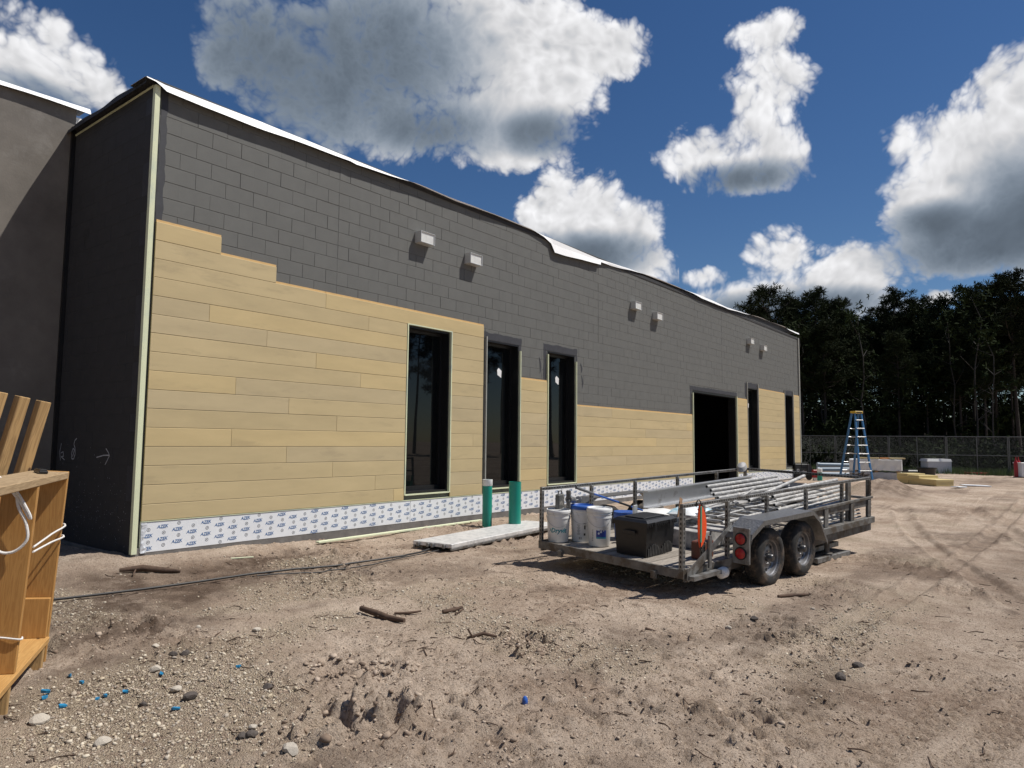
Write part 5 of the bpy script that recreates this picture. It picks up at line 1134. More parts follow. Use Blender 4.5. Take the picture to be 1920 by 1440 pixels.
# ------------------------------------------------------------------ gravel, clods, twigs
def ico():
    t = (1+5**.5)/2; v = np.array([(-1, t, 0), (1, t, 0), (-1, -t, 0), (1, -t, 0), (0, -1, t), (0, 1, t), (0, -1, -t), (0, 1, -t), (t, 0, -1), (t, 0, 1), (-t, 0, -1), (-t, 0, 1)]); v /= np.linalg.norm(v[0])
    f = np.array([(0, 11, 5), (0, 5, 1), (0, 1, 7), (0, 7, 10), (0, 10, 11), (1, 5, 9), (5, 11, 4), (11, 10, 2), (10, 7, 6), (7, 1, 8), (3, 9, 4), (3, 4, 2), (3, 2, 6), (3, 6, 8), (3, 8, 9), (4, 9, 5), (2, 4, 11), (6, 2, 10), (8, 6, 7), (9, 8, 1)]); return v, f
IV, IF = ico()
def scatter(name, xy, rad, mats, seed, flat=.65, sink=.25):
    R_ = np.random.RandomState(seed); n = len(xy); z = ground_parts(xy[:, 0].copy(), xy[:, 1].copy())[0]
    j = 1+R_.uniform(-.45, .45, (n, 12, 1)); sc = np.stack([R_.uniform(.75, 1.35, n), R_.uniform(.7, 1.1, n), R_.uniform(.5, .95, n)*flat/.65], -1)[:, None, :]
    a = R_.uniform(0, 6.28, n); V = IV[None]*j*sc*rad[:, None, None]; c_, s_ = np.cos(a)[:, None], np.sin(a)[:, None]
    V = np.stack([V[..., 0]*c_-V[..., 1]*s_, V[..., 0]*s_+V[..., 1]*c_, V[..., 2]], -1)+np.stack([xy[:, 0], xy[:, 1], z+rad*(.5-sink)], -1)[:, None, :]
    Fc = (IF[None]+(np.arange(n)*12)[:, None, None]).reshape(-1, 3); o = bulk(name, V.reshape(-1, 3), Fc, mats)
    o.data.polygons.foreach_set('material_index', np.repeat(R_.randint(0, len(mats), n), 20).astype(np.int32)); return o
R_ = np.random.RandomState(5)
def sample(n, x0, x1, y0, y1, wfun):
    x = R_.uniform(x0, x1, n*8); y = R_.uniform(y0, y1, n*8); w = wfun(x, y); k = R_.rand(n*8) < w; return np.stack([x[k][:n], y[k][:n]], -1)
def inview(x, y):   # only where the lens or a step aside could see
    dx, dy = x-CAM[0], y-CAM[1]; f = dx*CF[0]+dy*CF[1]; s = dx*CR[0]+dy*CR[1]; return (f > 2.2) & (np.abs(s) < f*.95+.8)
GM = [pm('pebble_'+k, c, .9, var=.15, vs=20, bump=.2) for k, c in dict(pale=(.58, .51, .40), sand=(.48, .41, .315), buff=(.50, .42, .30), grey=(.37, .32, .26), brown=(.25, .19, .14), sandb=(.42, .35, .27), sandc=(.45, .38, .29)).items()]
xy = sample(15000, -3.6, 4.5, -7.5, -.6, lambda x, y: np.clip(ground_parts(x, y)[1]*1.1, 0, 1)**1.6*inview(x, y)); tag(scatter('gravel', xy, np.exp(R_.normal(-5.25, .45, len(xy))).clip(.0025, .018), GM, 1), 'loose pale limestone gravel spread over the dirt', 'gravel', kind='stuff')
xy = sample(3500, -3.5, 16, -9, 0, lambda x, y: inview(x, y)*np.exp(-np.hypot(x+1, y+5)/5)*.8); tag(scatter('pebbles', xy, np.exp(R_.normal(-5.4, .4, len(xy))).clip(.0025, .012), GM[:4], 2), 'small pebbles strewn across the bare ground', 'gravel', kind='stuff')
xy = sample(7000, -2.9, 6, -8.5, -.4, lambda x, y: inview(x, y)*np.clip(ground_parts(x, y)[3], 0, 1)**1.3); CL = [pm('clod_'+k, c, .95, var=.2, vs=15, bump=.5, bs=60) for k, c in dict(a=(.36, .275, .205), b=(.28, .21, .155), c=(.42, .335, .26), d=(.20, .145, .105)).items()]
tag(scatter('soil_clods', xy, np.exp(R_.normal(-5.2, .5, len(xy))).clip(.003, .022), CL, 3, .6, .35), 'crumbled soil clods around the churned sand', 'soil', kind='stuff')
hx = []
for (cx, cy, r, d) in HOLES:
    for _ in range(90):
        a = R_.uniform(0, 6.28); q = r*R_.uniform(.85, 1.9); hx.append((cx+q*math.cos(a), cy+q*math.sin(a)))
hx = np.array(hx); tag(scatter('hollow_rim_clods', hx, np.exp(R_.normal(-4.55, .5, len(hx))).clip(.005, .03), CL, 4, .6, .4), 'larger broken clods heaped round the sandy hollows', 'soil', kind='stuff')
xy = sample(5500, -3.2, 9, -8.6, -.4, lambda x, y: inview(x, y)*np.exp(-np.hypot(x-.5, y+5)/5)*(.35+.65*sstep(fbm(x*1.3+8, y*1.3, 3), -.05, .15))); tag(scatter('mulch_bits', xy, np.exp(R_.normal(-5.15, .4, len(xy))).clip(.003, .013), [pm('mulch_a', (.06, .042, .03), .9), pm('mulch_b', (.095, .07, .05), .9)], 9, .35, .3), 'dark bits of mulch and root mixed into the dirt', 'mulch', kind='stuff')
tw_ = MB(); rw = random.Random(9); cnt = 0
while cnt < 520:
    x, y = rw.uniform(-2.8, 8), rw.uniform(-8.3, -.5)
    if not inview(np.array(x), np.array(y)) or rw.random() > math.exp(-math.hypot(x-.3, y+5)/4.5): continue
    a = rw.uniform(0, 6.28); l = rw.uniform(.03, .16); m1 = (x+l*.5*math.cos(a), y+l*.5*math.sin(a)); m2 = (x+l*math.cos(a+.3), y+l*math.sin(a+.3)); r0 = rw.uniform(.0018, .005)
    tw_.tube([(x, y, gh(x, y)+r0), (m1[0], m1[1], gh(*m1)+r0+.004), (m2[0], m2[1], gh(*m2)+r0)], [r0, r0, r0*.5], 4); cnt += 1
tag(tw_.obj('twigs', M_BARK), 'thin dark twigs and root bits scattered over the ground', 'twigs', kind='stuff')
# ------------------------------------------------------------------ far yard
def gp(px, py, z=-.06): 
    p = ong(px, py, z); return p[0], p[1]
# step ladder
M_LBLUE = pm('blue_fibreglass', (.035, .15, .34), .45, var=.08, bump=.05); M_YEL = pm('yellow_plastic', (.62, .40, .03), .45)
lp = atd(1610, 900, 25.4); lg = gh(lp[0], lp[1]); ldr = thing('step_ladder', 'tall blue step ladder with a yellow top beside the wrapped bundles', 'ladder', (lp[0], lp[1], lg+.0), -YAW+.28)
LH = 2.42; LW = .78
def rail_l(x0, y0, x1, y1, nm):
    b = MB(); b.tube([(x0, y0, 0), (x1, y1, LH-.06)], .040, 4); b.obj(nm, M_LBLUE, ldr)
for s in (-1, 1): rail_l(s*.34*LW, -.36, s*.17*LW, -.06, 'front_rail'); rail_l(s*.38*LW, .60, s*.19*LW, .08, 'rear_rail')
for i in range(1, 8):
    z = .302*i; f_ = z/LH; w = (.34-.17*f_)*LW; y = -.36+.30*f_; MB().bbox(-w, w, y-.04, y+.045, z-.014, z+.014, .003).obj('step', M_ALU, ldr)
    if i < 7: wr = (.38-.19*f_)*LW; yr = .60-.52*f_; MB().cyl((-wr, yr, z), (wr, yr, z), .014, n=6).obj('rear_bar', M_ALU, ldr)
MB().bbox(-.17, .17, -.12, .14, LH-.06, LH+.02, .01).obj('top_cap', M_YEL, ldr); MB().box(-.12, .12, -.1215, -.12, LH-.045, LH-.005).obj('cap_print', M_INKK, ldr)
for s in (-1, 1): MB().tube([(s*.22, -.23, .9), (s*.24, .12, .95), (s*.24, .38, .9)], .010, 4).obj('spreader', M_ALU, ldr); MB().tube([(s*.25, -.33, .28), (0, -.37, .62)], .011, 4).obj('corner_brace', M_ALU, ldr)
# wrapped bundles
M_WRAP = pm('white_wrap', (.70, .71, .71), .45, var=.06, vs=3, bump=.5, bs=5, bdist=.03); M_PALW = wood('skid_wood', (.38, .22, .10), (.2, .11, .05), 1, .1, 0)
bx, by = gp(1600, 905, -.05); az = -.62
def wrapped(name, lab, cat, loc, rz, l, w, h, mt, z0=0, ribs=True):
    t = thing(name, lab, cat, loc, rz); b = MB(); r = random.Random(hash(lab) % 99); n = 14
    vs = []; 
    for i in range(n+1):
        for (yy, zz_) in ((0, 0), (0, h*.5), (0, h), (w*.5, h+.02), (w, h), (w, h*.5), (w, 0)):
            e = .02 if 0 < i < n else 0; vs.append((l*i/n, yy+r.uniform(-e, e), z0+zz_+r.uniform(-e*.5, e*.7)))
    b.add(vs, [(i*7+j, (i+1)*7+j, (i+1)*7+j+1, i*7+j+1) for i in range(n) for j in range(6)]+[tuple(range(7))[::-1], tuple(range(n*7, n*7+7))]); b.obj('wrapped_body', mt, t); return t
cR = np.array([CR[0], CR[1]])/np.hypot(CR[0], CR[1]); cF = np.array([CF[0], CF[1]])/np.hypot(CF[0], CF[1])
bc = np.array(gp(1690, 903, -.06)); bl = -cR*.86+cF*.50; bl /= np.linalg.norm(bl); az = math.atan2(bl[1], bl[0])-0.0      # near corner and the long side
LB, WB = 1.8, .85; bo = bc+bl*LB; az = math.atan2(-bl[1], -bl[0])          # local x runs from the far left end to the near corner
bz = gh(bc[0], bc[1])
lo = wrapped('wrapped_bundle', 'lower white-wrapped lumber bundle on the ground by the ladder', 'bundle', (bo[0], bo[1], bz), az, LB, WB, .34, pm('grey_wrap', (.44, .46, .49), .5, var=.08, bump=.5, bs=5, bdist=.03))
for i in range(3): MB().bbox(.15+i*.75, .27+i*.75, -.03, WB+.03, .352, .405, .004).obj('skid', M_PALW, lo)
up_ = wrapped('wrapped_bundle', 'upper white-wrapped lumber bundle stacked with scraps on top', 'bundle', (bo[0], bo[1], bz+.41), az, LB+.03, WB, .42, M_WRAP)
zt = bz+.41+.42+.035
RB_ = Matrix.Rotation(az, 4, 'Z')
for i, (lx, ly, l, w, c, lb) in enumerate([(.35, .1, .7, .3, M_SID['pale'], 'pale board offcut on the left of the upper bundle'), (1.10, .12, .28, .25, pm('orange_board', (.6, .25, .08), .7), 'orange board scrap on the middle of the upper bundle'), (1.42, .15, .55, .5, M_SID['tan'], 'tan board offcut on the right of the upper bundle')]):
    q = RB_ @ Vector((lx, ly, 0)); t = thing('board_offcut', lb, 'offcut', (bo[0]+q.x, bo[1]+q.y, zt), az+.1*i, 'offcuts on the wrapped bundle'); MB().bbox(0, l, 0, w, 0, .05, .004).obj('board', c, t)
# yellow foam board stack
M_FOAM = pm('yellow_foam', (.62, .50, .24), .8, var=.06, vs=3, bump=.3, bs=20)
fpa = np.array(gp(1682, 906, -.06)); fpb = np.array(gp(1756, 912, -.06)); fdv = (fpb-fpa)/np.linalg.norm(fpb-fpa); azf = math.atan2(fdv[1], fdv[0])
def foam(loc, l, w, n, lab, th_=.075):
    t = thing('foam_stack', lab, 'foam boards', loc, azf, 'stacks of yellow foam board'); r = random.Random(n)
    for i in range(n):
        MB().bbox(r.uniform(-.02, .02), l+r.uniform(-.02, .02), r.uniform(-.02, .02), w, i*th_+.001, (i+1)*th_-.001, .006).obj('board', M_FOAM, t)
fL = np.linalg.norm(fpb-fpa); fq = lambda f_: (fpa[0]+fdv[0]*fL*f_, fpa[1]+fdv[1]*fL*f_, gh(fpa[0]+fdv[0]*fL*f_, fpa[1]+fdv[1]*fL*f_))
foam(fq(.0), fL*.29, .75, 5, 'back stack of yellow foam boards touching the wrapped bundle'); foam(fq(.30), fL*.28, .8, 5, 'middle stack of yellow foam boards', .066); foam(fq(.60), fL*.40, .7, 3, 'lowest front stack of yellow foam boards with a flat top')
# white foam sheets on the dirt
for (px, py, l, w, rz, lb) in [(1803, 912, .85, .42, -1.15, 'larger white foam sheet lying tilted on the dirt'), (1790, 917, .55, .24, -.35, 'narrow white foam sheet under the larger one')]:
    x, y = gp(px, py, -.08); t = thing('foam_sheet', lb, 'sheet', (x, y, gh(x, y)+.04), rz, 'white foam sheets on the dirt'); MB().bbox(0, l, -w/2, w/2, 0, .03, .004, 0, Matrix.Rotation(.03, 4, 'Y')).obj('sheet', pm('white_foam', (.74, .77, .80), .7), t)
# white appliance box near the fence
q0 = atd(1741, 886, 35.0); z0 = gh(q0[0], q0[1]); t = thing('insulated_box', 'white ribbed box with a bright lid in front of the fence', 'box', (q0[0], q0[1], z0), -YAW-.1); b = MB(); b.bbox(0, 1.10, 0, .8, 0, .60, .01)
b.obj('body', pm('ribbed_white', (.50, .52, .56), .6, var=.04, bump=.2, bs=8), t); MB().add([(-.06, -.03, .602), (1.12, -.03, .602), (1.12, .82, .602), (-.06, .82, .602), (.0, .03, .73), (1.08, .03, .73), (1.08, .76, .73), (0, .76, .73)], [(3, 2, 1, 0), (0, 1, 5, 4), (1, 2, 6, 5), (2, 3, 7, 6), (3, 0, 4, 7), (4, 5, 6, 7)]).obj('lid', M_PAIL, t)
for i in range(6): MB().box(.02, 1.08, -.008, -.0005, .05+.09*i, .09+.09*i).obj('rib', pm('ribbed_white', (.5, .52, .56)), t)
q0 = atd(1703, 893, 31); z0 = gh(q0[0], q0[1]); t = thing('black_crate_row', 'low black plastic drums and crates in front of the white box', 'crate', (q0[0], q0[1], z0), -YAW); MB().bbox(0, .7, 0, .5, 0, .28, .02).obj('crate_body', M_TB, t); MB().bbox(.02, .68, .02, .48, .2805, .30, .005).obj('crate_rim', M_TB, t)
q0 = atd(1726, 895, 30.5); z0 = gh(q0[0], q0[1]); t = thing('black_drum', 'squat black tub beside the yellow foam boards', 'tub', (q0[0]+.3, q0[1]-.2, z0)); MB().lathe([(.30, 0), (.36, .40), (.38, .42), (.34, .42), (.30, .06), (.0, .06)], 24).obj('tub_body', M_TB, t, 40); MB().lathe([(.375, .38), (.395, .40), (.395, .43), (.375, .43)], 24, closed=True).obj('tub_rim', M_TB, t, 40)
q0, q1 = atd(1808, 886, 34.5), atd(1853, 885, 34.0); t = thing('red_pipe', 'red pipe lying on the grass along the fence foot', 'pipe', (0, 0, 0)); MB().tube([(q0[0], q0[1], gh(q0[0], q0[1])+.06), (q1[0], q1[1], gh(q1[0], q1[1])+.07)], .055, 10).obj('pipe', pm('red_paint', (.38, .03, .03), .5), t); MB().tube([(q0[0], q0[1], gh(q0[0], q0[1])+.06), (q0[0]*.93+q1[0]*.07, q0[1]*.93+q1[1]*.07, gh(q0[0], q0[1])+.062)], .068, 10).obj('socket', pm('red_paint', (.38, .03, .03)), t)
# gas cylinders at the right edge
M_CYL = pm('red_cylinder', (.36, .018, .02), .4, var=.1, dirt=(.2, .02, .02), dirt_amt=.2)
for i, (px, lb) in enumerate([(1906, 'left red gas cylinder at the right edge of the picture'), (1911, 'right red gas cylinder next to the white cabinet')]):
    q0 = atd(px, 893, 31.5+.12*i); t = thing('gas_cylinder', lb, 'cylinder', (q0[0], q0[1], gh(q0[0], q0[1])+.02), 0, 'red gas cylinders'); MB().lathe([(.07, 0), (.085, .01), (.085, .60), (.07, .68), (.03, .73), (.03, .78), (0, .78)], 16).obj('bottle', M_CYL, t, 40); MB().cyl((0, 0, .78), (0, 0, .86), .02).box(-.04, .04, -.008, .008, .86, .89).obj('valve', M_CYL, t)
q0 = atd(1914, 893, 31.2); t = thing('white_cabinet', 'white cabinet cut off by the right edge of the picture', 'cabinet', (q0[0], q0[1], gh(q0[0], q0[1])), -YAW); MB().bbox(.05, .75, 0, .5, .03, .62, .015).obj('body', M_WRAP, t); MB().bbox(.02, .78, -.02, .52, .0, .0295, .004).obj('base', M_FRAME, t); MB().bbox(.03, .77, -.02, .52, .6205, .66, .01).obj('lid', M_PAIL, t)
# machine at the far building corner
q0 = atd(1489, 888, 27.6); z0 = gh(q0[0], q0[1]); t = thing('mortar_machine', 'dark grey site machine with a guard frame by the far building corner', 'machine', (q0[0], q0[1], z0), -YAW+.1)
M_MAC = pm('machine_grey', (.035, .037, .038), .6, var=.2)
MB().bbox(.05, .62, 0, .5, .10, .62, .02).obj('hopper', M_MAC, t); MB().prism([(.62, .62), (.62, .15), (.80, .15), (.80, .40), (.70, .60)], 'y', .02, .48).obj('cowl', M_MAC, t)
b = MB(); b.tube([(.02, -.05, .30), (.02, -.05, .66), (.52, -.05, .66), (.52, -.05, .36)], .018, 6); b.tube([(.02, -.05, .42), (.02, .5, .42)], .018, 6); b.tube([(.28, -.05, .66), (.28, -.05, .48), (.5, -.05, .48)], .012, 6); b.obj('guard', M_HOLE, t)
MB().lathe([(.035, 0), (.05, .0), (.05, .01), (.035, .01)], 14, M=Matrix.Translation((.16, -.002, .38)) @ Euler((PI/2, 0, 0)).to_matrix().to_4x4(), closed=True).obj('badge', M_INKW, t); tmv = text_mesh('olive', .11, .3); b = MB(); b.add([(.40+x, -.003, .33+y) for x, y, _ in tmv[0]], tmv[1]); b.obj('badge_script', M_INKW, t)
for x in (.15, .6): MB().lathe([(.0, -.03), (.12, -.03), (.12, .03), (0, .03)], 16, M=Matrix.Translation((x, -.02, .12)) @ Euler((PI/2, 0, 0)).to_matrix().to_4x4()).obj('wheel', M_TYRE, t)
q0 = atd(1525, 888, 27.4); t = thing('red_jerry_can', 'small red and white can between machine and green pipe', 'can', (q0[0], q0[1], gh(q0[0], q0[1])), -YAW); MB().bbox(0, .22, 0, .15, .12, .42, .02).obj('can_body', M_CYL, t); MB().bbox(.02, .2, .01, .14, 0, .119, .01).obj('can_base', M_PAIL, t)
q0 = atd(1537, 889, 27.0); t = thing('drain_pipe', 'short green drain pipe with a white cap at the far corner', 'pipe', (q0[0], q0[1], gh(q0[0], q0[1])), 0, 'green drain pipes'); MB().lathe([(.09, 0), (.09, .36), (0, .36)], 20).obj('pipe', M_GRN, t, 40); MB().lathe([(.095, .33), (.095, .46), (.08, .47), (0, .47)], 20).obj('cap', M_PAIL, t, 40)
# blue-grey pipe bundle on the ground behind
M_BPIPE = pm('blue_grey_pipe', (.16, .22, .28), .4, var=.1)
for i in range(3):
    a, c = atd(1532, 872+5*i, 33-1.2*i), atd(1604, 874+5*i, 33-1.2*i); t = thing('water_pipe', ('rearmost', 'middle', 'front')[i]+' blue-grey pipe lying behind the ladder foot', 'pipe', (0, 0, 0), 0, 'blue-grey pipes on the ground'); MB().tube([(a[0], a[1], gh(a[0], a[1])+.1+.16*(2-i)), (c[0], c[1], gh(c[0], c[1])+.1+.16*(2-i))], .10, 12).obj('pipe', M_BPIPE, t, 50); d = (np.array(c)-np.array(a)); e = np.array(a)+d*.06; MB().tube([(a[0], a[1], gh(a[0], a[1])+.1+.16*(2-i)), (e[0], e[1], gh(a[0], a[1])+.1+.16*(2-i))], .115, 12).obj('socket', M_BPIPE, t, 50)
# ------------------------------------------------------------------ temporary fence
M_FEN = pm('fence_steel', (.15, .155, .155), .45, metal=.7, var=.15)
fA, fB = atd(1668, 886, 36.5), atd(1893, 886, 33.8); fA = np.array([fA[0], fA[1]]); fB = np.array([fB[0], fB[1]]); fd = fB-fA; PL = 3.05; fu = fd/np.linalg.norm(fd); npan = np.linalg.norm(fd)/2
names = {-2: 'fence panel nearest the far building corner', -1: 'fence panel behind the step ladder', 0: 'fence panel behind the wrapped bundles', 1: 'fence panel right of the white ribbed box', 2: 'fence panel at the right edge of the picture'}
fang = math.atan2(fu[1], fu[0])
for k in range(-4, 5):
    p = fA+fu*npan*k; q = p+fu*npan; l = npan-.06; z = min(gh(*p), gh(*q))-.02
    t = thing('fence_panel', names.get(k, 'outer chain-link fence panel beyond the picture edge'), 'fence', (p[0]+fu[0]*.03, p[1]+fu[1]*.03, z), fang, 'chain-link fence panels')
    for x in (0, l/2, l): MB().cyl((x, 0, 0), (x, 0, 1.88), .024 if x != l/2 else .020, n=8).obj('post', M_FEN, t)
    for zz_ in (.06, .95, 1.86): MB().cyl((.02, 0, zz_), (l-.02, 0, zz_), .018, n=8).obj('rail', M_FEN, t)
    w = MB(); s_ = .062; H0, H1 = .07, 1.85; n = int((l+H1-H0)/s_); r_w = .0019
    for i in range(n):
        for sg in (1, -1):
            x0 = i*s_-(H1-H0) if sg > 0 else i*s_; pts = []
            za, zb = H0, H1; xa, xb = x0, x0+sg*(H1-H0)
            if xa > xb: xa, xb, za, zb = xb, xa, zb, za
            if xb <= 0 or xa >= l: continue
            if xa < 0: za += (zb-za)*(-xa)/(xb-xa); xa = 0
            if xb > l: zb -= (zb-za)*(xb-l)/(xb-xa); xb = l
            w.add([(xa, -r_w, za), (xb, -r_w, zb), (xa, r_w, za+r_w), (xb, r_w, zb+r_w), (xa, r_w, za-r_w), (xb, r_w, zb-r_w)], [(0, 1, 3, 2), (2, 3, 5, 4), (4, 5, 1, 0)])
    me = bpy.data.meshes.new('mesh_fabric'); me.from_pydata(w.v, [], w.f); me.materials.append(M_FEN); tag(link(bpy.data.objects.new('mesh_fabric', me), t), kind='stuff')
# ------------------------------------------------------------------ trees
M_NEED = pm('pine_needles', (.020, .027, .011), .85, var=.35, vs=1.2, bump=0, spec=.08, rand=.25); M_TRK = pm('pine_bark', (.042, .034, .028), .95, var=.3, vs=6, bump=.6, bs=12, bdist=.02); M_LEAF = pm('broad_leaves', (.018, .026, .010), .9, var=.4, vs=.8, bump=0, spec=.05, rand=.2)
def tufts(P_, R_, n_bl, ln, wd, up=.35, squash=.8):
    m_ = len(P_); d = R_.normal(0, 1, (m_, n_bl, 3)); d[..., 2] = d[..., 2]*squash+up; d /= np.linalg.norm(d, axis=-1, keepdims=True)
    s = np.cross(d, R_.normal(0, 1, (m_, n_bl, 3))); s /= np.linalg.norm(s, axis=-1, keepdims=True)+1e-9; L_ = ln*R_.uniform(.6, 1.25, (m_, n_bl, 1)); B = P_[:, None, :]
    st = B+d*L_*.12
    V = np.stack([st-s*wd*.6, st+s*wd*.6, B+d*L_*.75+s*wd*.9, B+d*L_, B+d*L_*.75-s*wd*.9], 2).reshape(-1, 3); return V
def quads5(nb): i = np.arange(nb)*5; return np.concatenate([np.stack([i, i+1, i+2], -1), np.stack([i, i+2, i+4], -1), np.stack([i+4, i+2, i+3], -1)])
def make_pine(seed, H, crown0, spread, nl, open_=1.0):
    R_ = np.random.RandomState(seed); tr_ = MB(); pts = []; bend = R_.normal(0, .25, 2)
    for i in range(9):
        f_ = i/8; pts.append((bend[0]*math.sin(f_*2.2), bend[1]*math.sin(f_*1.7), H*f_*.985))
    r0 = .018*H*.5+.03; tr_.tube(pts, [r0*(1-.82*(i/8)**1.1) for i in range(9)], 8); tp = []
    def ax(z): f_ = z/H; return np.array([bend[0]*math.sin(f_*2.2), bend[1]*math.sin(f_*1.7), z])
    for k in range(nl):
        f_ = crown0+(1-crown0)*((k+.5)/nl)**.9; z = H*f_*.98; a = k*2.4+R_.uniform(-.5, .5); cf = (f_-crown0)/(1-crown0); l = spread*(1-.72*cf**1.6)*R_.uniform(.6, 1.15)*(.75 if cf < .12 else 1)
        rise = R_.uniform(.05, .5)*(.6+.8*cf); p0 = ax(z); d = np.array([math.cos(a), math.sin(a), rise]); mid = p0+d*l*.5+np.array([0, 0, -.04*l]); end = p0+d*l+np.array([0, 0, .18*l]); tr_.tube([p0, mid, end], [.02*l+.02, .012*l+.014, .012], 5)
        ns = max(3, int(l*2.6))
        for j in range(ns):
            s = .38+.62*(j+.5)/ns; b_ = p0+(end-p0)*s; off = R_.normal(0, 1, 3)*np.array([.38, .38, .22])*l*.33; e_ = b_+off; e_[2] = e_[2]+abs(off[2])*.5; tr_.tube([b_, e_], [.012, .006], 3)
            for _ in range(int(R_.randint(3, 7)*open_)+1): tp.append(e_+R_.normal(0, .24, 3)*np.array([1, 1, .75]))
    for _ in range(6): tp.append(ax(H*.985)+R_.normal(0, .22, 3))
    for k in range(5):      # dead stubs on the bare trunk
        z = H*R_.uniform(.25, crown0); a = R_.uniform(0, 6.28); p0 = ax(z); tr_.tube([p0, p0+np.array([math.cos(a), math.sin(a), .15])*R_.uniform(.4, 1.1)], [.02, .006], 4)
    V = tufts(np.array(tp), R_, 17, .42, .028); e = empty('pine_tree'); bulk('crown', V, quads5(len(V)//5), M_NEED, e); tr_.obj('trunk', M_TRK, e, True); return e
PR = [make_pine(1, 15, .55, 2.9, 30), make_pine(2, 14, .48, 2.5, 30), make_pine(3, 16, .62, 2.6, 24), make_pine(4, 13, .5, 2.2, 26, .9), make_pine(5, 14.5, .42, 2.8, 36, 1.1)]
OPEN = make_pine(12, 14, .66, 3.0, 17, .8)
for o in PR+[OPEN]: o['_proto'] = 1
def place(proto, x, y, s, rz, label, group, sz=1.0, first=[set()]):
    o = proto if proto.name not in first[0] else copy_tree(proto)
    first[0].add(proto.name)
    o.location = (x, y, gh(x, y)-.05); o.scale = (s, s, s*sz); o.rotation_euler = (0, 0, rz)
    if '_proto' in o: del o['_proto']
    return tag(o, label, 'tree', group)
def top_tree(proto, px, py_top, D, H, label, rz=0.0, wd=1.0):
    q = atd(px, 860, D); hgt = CAM[2]+ray(px, py_top)[2]*D-gh(q[0], q[1]); s = hgt/H; return place(proto, q[0], q[1], s*wd, rz, label, 'pines of the wood behind the fence', 1/wd)
rt_ = random.Random(31)
top_tree(OPEN, 1443, 533, 47, 14, 'open-crowned pine standing alone over the far roof end', .4)
sky_ = [(1530, 541, 50, 0, 15, 'broad dense pine right of the open-crowned one'), (1490, 556, 53, 1, 14, 'pine filling the gap beside the open-crowned one'), (1580, 560, 52, 4, 14.5, 'dense pine above the step ladder'), (1676, 543, 51, 2, 16, 'slim pine with a tufted top against the white cloud'), (1735, 556, 50, 0, 15, 'rounded pine under the small white cloud'), (1775, 556, 47, 3, 13, 'pine with gaps of sky in its crown'), (1828, 536, 46, 1, 14, 'tall pine left of the right-hand crown mass'), (1870, 528, 44, 4, 14.5, 'leafy-looking tall pine near the right edge'), (1915, 505, 42, 0, 15, 'tallest pine at the right edge of the picture'), (1965, 490, 41, 2, 16, 'tall pine just beyond the right picture edge')]
for (px, py, D, k, H, lb) in sky_: top_tree(PR[k], px, py, D, H, lb, rt_.uniform(0, 6.28), .95)
for r_i, (D0, n, t0, t1) in enumerate([(47, 12, 585, 660), (53, 15, 570, 640), (60, 15, 570, 625), (68, 15, 575, 620)]):
    for k in range(n):
        px = 1360+(2060-1360)*(k+.5)/n+rt_.uniform(-14, 14); D = D0+rt_.uniform(-2.5, 2.5)-(px-1500)/130
        i = rt_.randrange(5); H = (15, 14, 16, 13, 14.5)[i]; py = rt_.uniform(t0, t1)-(max(0, px-1780)*.22)
        top_tree(PR[i], px, py, D, H, ('dark pine in the front row of the wood behind the fence', 'dark pine in the second row of the wood', 'dark pine deeper in the wood', 'dark pine at the back of the wood')[r_i], rt_.uniform(0, 6.28), rt_.uniform(.85, 1.15))
# a line of the same pines across the yard: the window glass mirrors it
for k in range(26):
    i = rt_.randrange(5); a = math.radians(-70+k*2.2); d = rt_.uniform(44, 58); place(PR[i], 6+d*math.cos(a)*1.15, -4+d*math.sin(a), rt_.uniform(.9, 1.2), rt_.uniform(0, 6.28), 'pine across the yard that shows only as a reflection in the window glass', 'pines mirrored in the window glass')
# slender bare-trunk saplings at the wood edge
for k, (px, D, h_) in enumerate([(1505, 44, 9), (1546, 45, 8), (1622, 43, 9.5), (1838, 40, 10), (1868, 39, 7.5), (1795, 43, 9)]):
    q = atd(px, 880, D); t = thing('sapling', ('thin sapling trunk nearest the building corner', 'thin sapling trunk left of the ladder', 'thin sapling trunk behind the ladder top', 'pale straight sapling trunk behind the right fence panels', 'crooked branching sapling near the right edge', 'thin dark sapling behind the white box')[k], 'tree', (q[0], q[1], gh(q[0], q[1])-.03), k*1.1, 'bare saplings at the wood edge'); rr = np.random.RandomState(k); b = MB(); pt = [(rr.normal(0, .12)*i*.3, rr.normal(0, .12)*i*.3, h_*i/7) for i in range(8)]; b.tube(pt, [.06*(1-.1*i) for i in range(8)], 6)
    for j in range(9):
        p0 = np.array(pt[2+j % 5]); a = rr.uniform(0, 6.28); e_ = p0+np.array([math.cos(a), math.sin(a), .6])*rr.uniform(.5, 1.4); b.tube([p0, e_, e_+np.array([.2, .1, .4])], [.018, .01, .004], 4)
    b.obj('trunk', pm('pale_bark', (.042, .037, .032), .9, var=.2), t, True); tp = np.array([np.array(pt[7])+rr.normal(0, .5, 3) for _ in range(26)]+[np.array(pt[5])+rr.normal(0, .7, 3) for _ in range(12)]); V = tufts(tp, rr, 9, .3, .05, 0); bulk('crown', V, quads5(len(V)//5), M_LEAF, t)
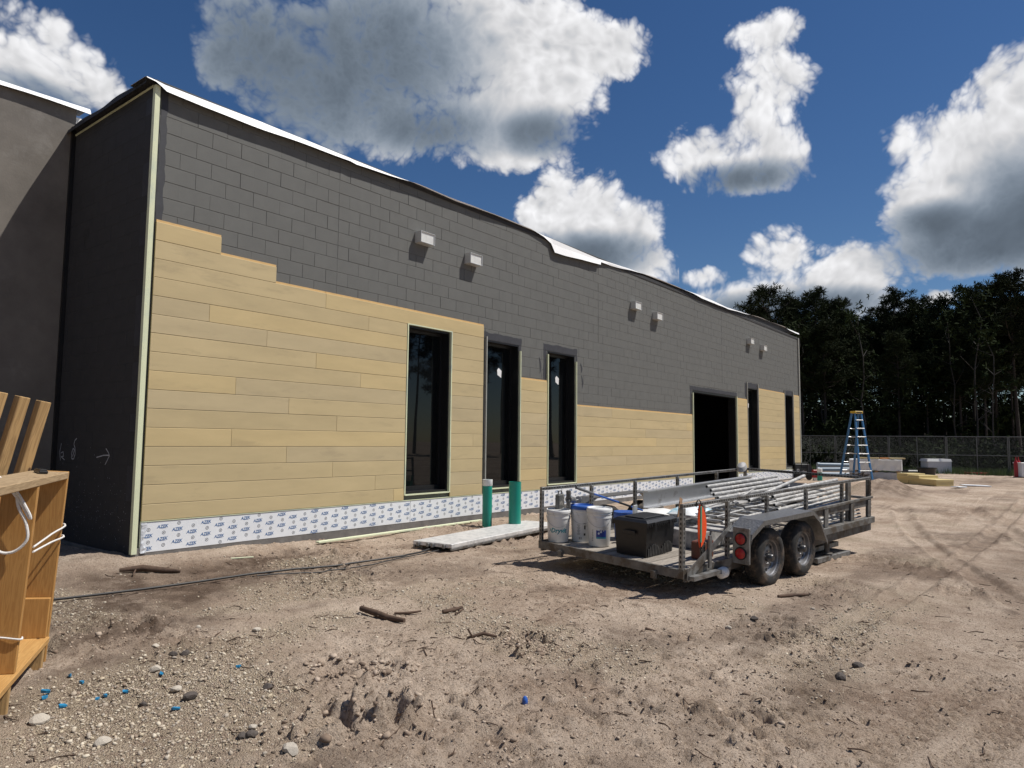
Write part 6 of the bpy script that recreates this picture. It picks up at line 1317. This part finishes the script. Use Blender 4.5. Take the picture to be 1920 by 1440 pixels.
# understory: one dark bank of leaves under the pines
R_ = np.random.RandomState(8); N_ = 26000; px = R_.uniform(1330, 2080, N_); D = R_.uniform(43, 78, N_); hh = np.abs(R_.beta(1.1, 1.9, N_))*(3.8+3.4*vnoise(px*.021, D*.35)); base = np.array([CAM+ray(a, 860)*d for a, d in zip(px, D)]); cl = vnoise(base[:, 0]*.5, base[:, 1]*.5+hh*.6); k = cl > .36; C_ = np.stack([base[:, 0], base[:, 1], -.05+hh], -1)[k]
V = tufts(C_, R_, 9, .42, .05, .1, 1.0); tag(bulk('understory', V, quads5(len(V)//5), M_LEAF), 'dark leafy understory massed beneath the pines', 'undergrowth', kind='stuff')
# shrubs along the fence and grass at its foot
for k in range(15):
    f_ = (k-5.5)/7.0; q = fA+fu*npan*2*f_*1.25+np.array([CF[0], CF[1]])*rt_.uniform(1.5, 4.0); R2 = np.random.RandomState(50+k); s = R2.uniform(.7, 1.3); n = 150
    P_ = R2.normal(0, 1, (n, 3)); P_ /= np.linalg.norm(P_, axis=1, keepdims=True); P_ *= R2.uniform(.5, 1, (n, 1))*np.array([1.2, 1.2, .8])*s*(1+.3*np.sin(P_[:, :1]*5)); P_[:, 2] = np.abs(P_[:, 2]+.6*s)
    t = thing('shrub', 'low dark shrub behind the chain-link fence', 'shrub', (q[0], q[1], gh(q[0], q[1])), 0, 'shrubs behind the fence'); V = tufts(P_, R2, 8, .3, .05, .1, 1); bulk('foliage', V, quads5(len(V)//5), M_LEAF, t); b = MB()
    for j in range(5): a = j*1.3; b.tube([(0, 0, 0), (.3*math.cos(a), .3*math.sin(a), .5*s), (.7*math.cos(a), .7*math.sin(a), 1.0*s)], [.03, .02, .008], 4)
    b.obj('stem', M_TRK, t)
n = 26000; s = R_.uniform(-4.2, 5, n); o = R_.uniform(-.9, 7, n)*R_.uniform(.2, 1, n)-.4; g = fA[None]+fu[None]*npan*s[:, None]+np.array([CF[0], CF[1]])[None]/np.hypot(CF[0], CF[1])*o[:, None]; hb = R_.uniform(.12, .42, n); a = R_.uniform(0, 6.28, n); zg = ground_parts(g[:, 0].copy(), g[:, 1].copy())[0]-.01
B = np.stack([g[:, 0], g[:, 1], zg], -1); w = np.stack([np.cos(a), np.sin(a), a*0], -1)*.014; T = B+np.stack([R_.normal(0, .09, n), R_.normal(0, .09, n), hb], -1)
V = np.stack([B-w, B+w, T], 1).reshape(-1, 3); tag(bulk('grass', V, np.arange(3*n).reshape(-1, 3), pm('grass_blade', (.075, .12, .03), .6, var=.3, vs=2, bump=0)), 'strip of green grass along the foot of the fence', 'grass', kind='stuff')
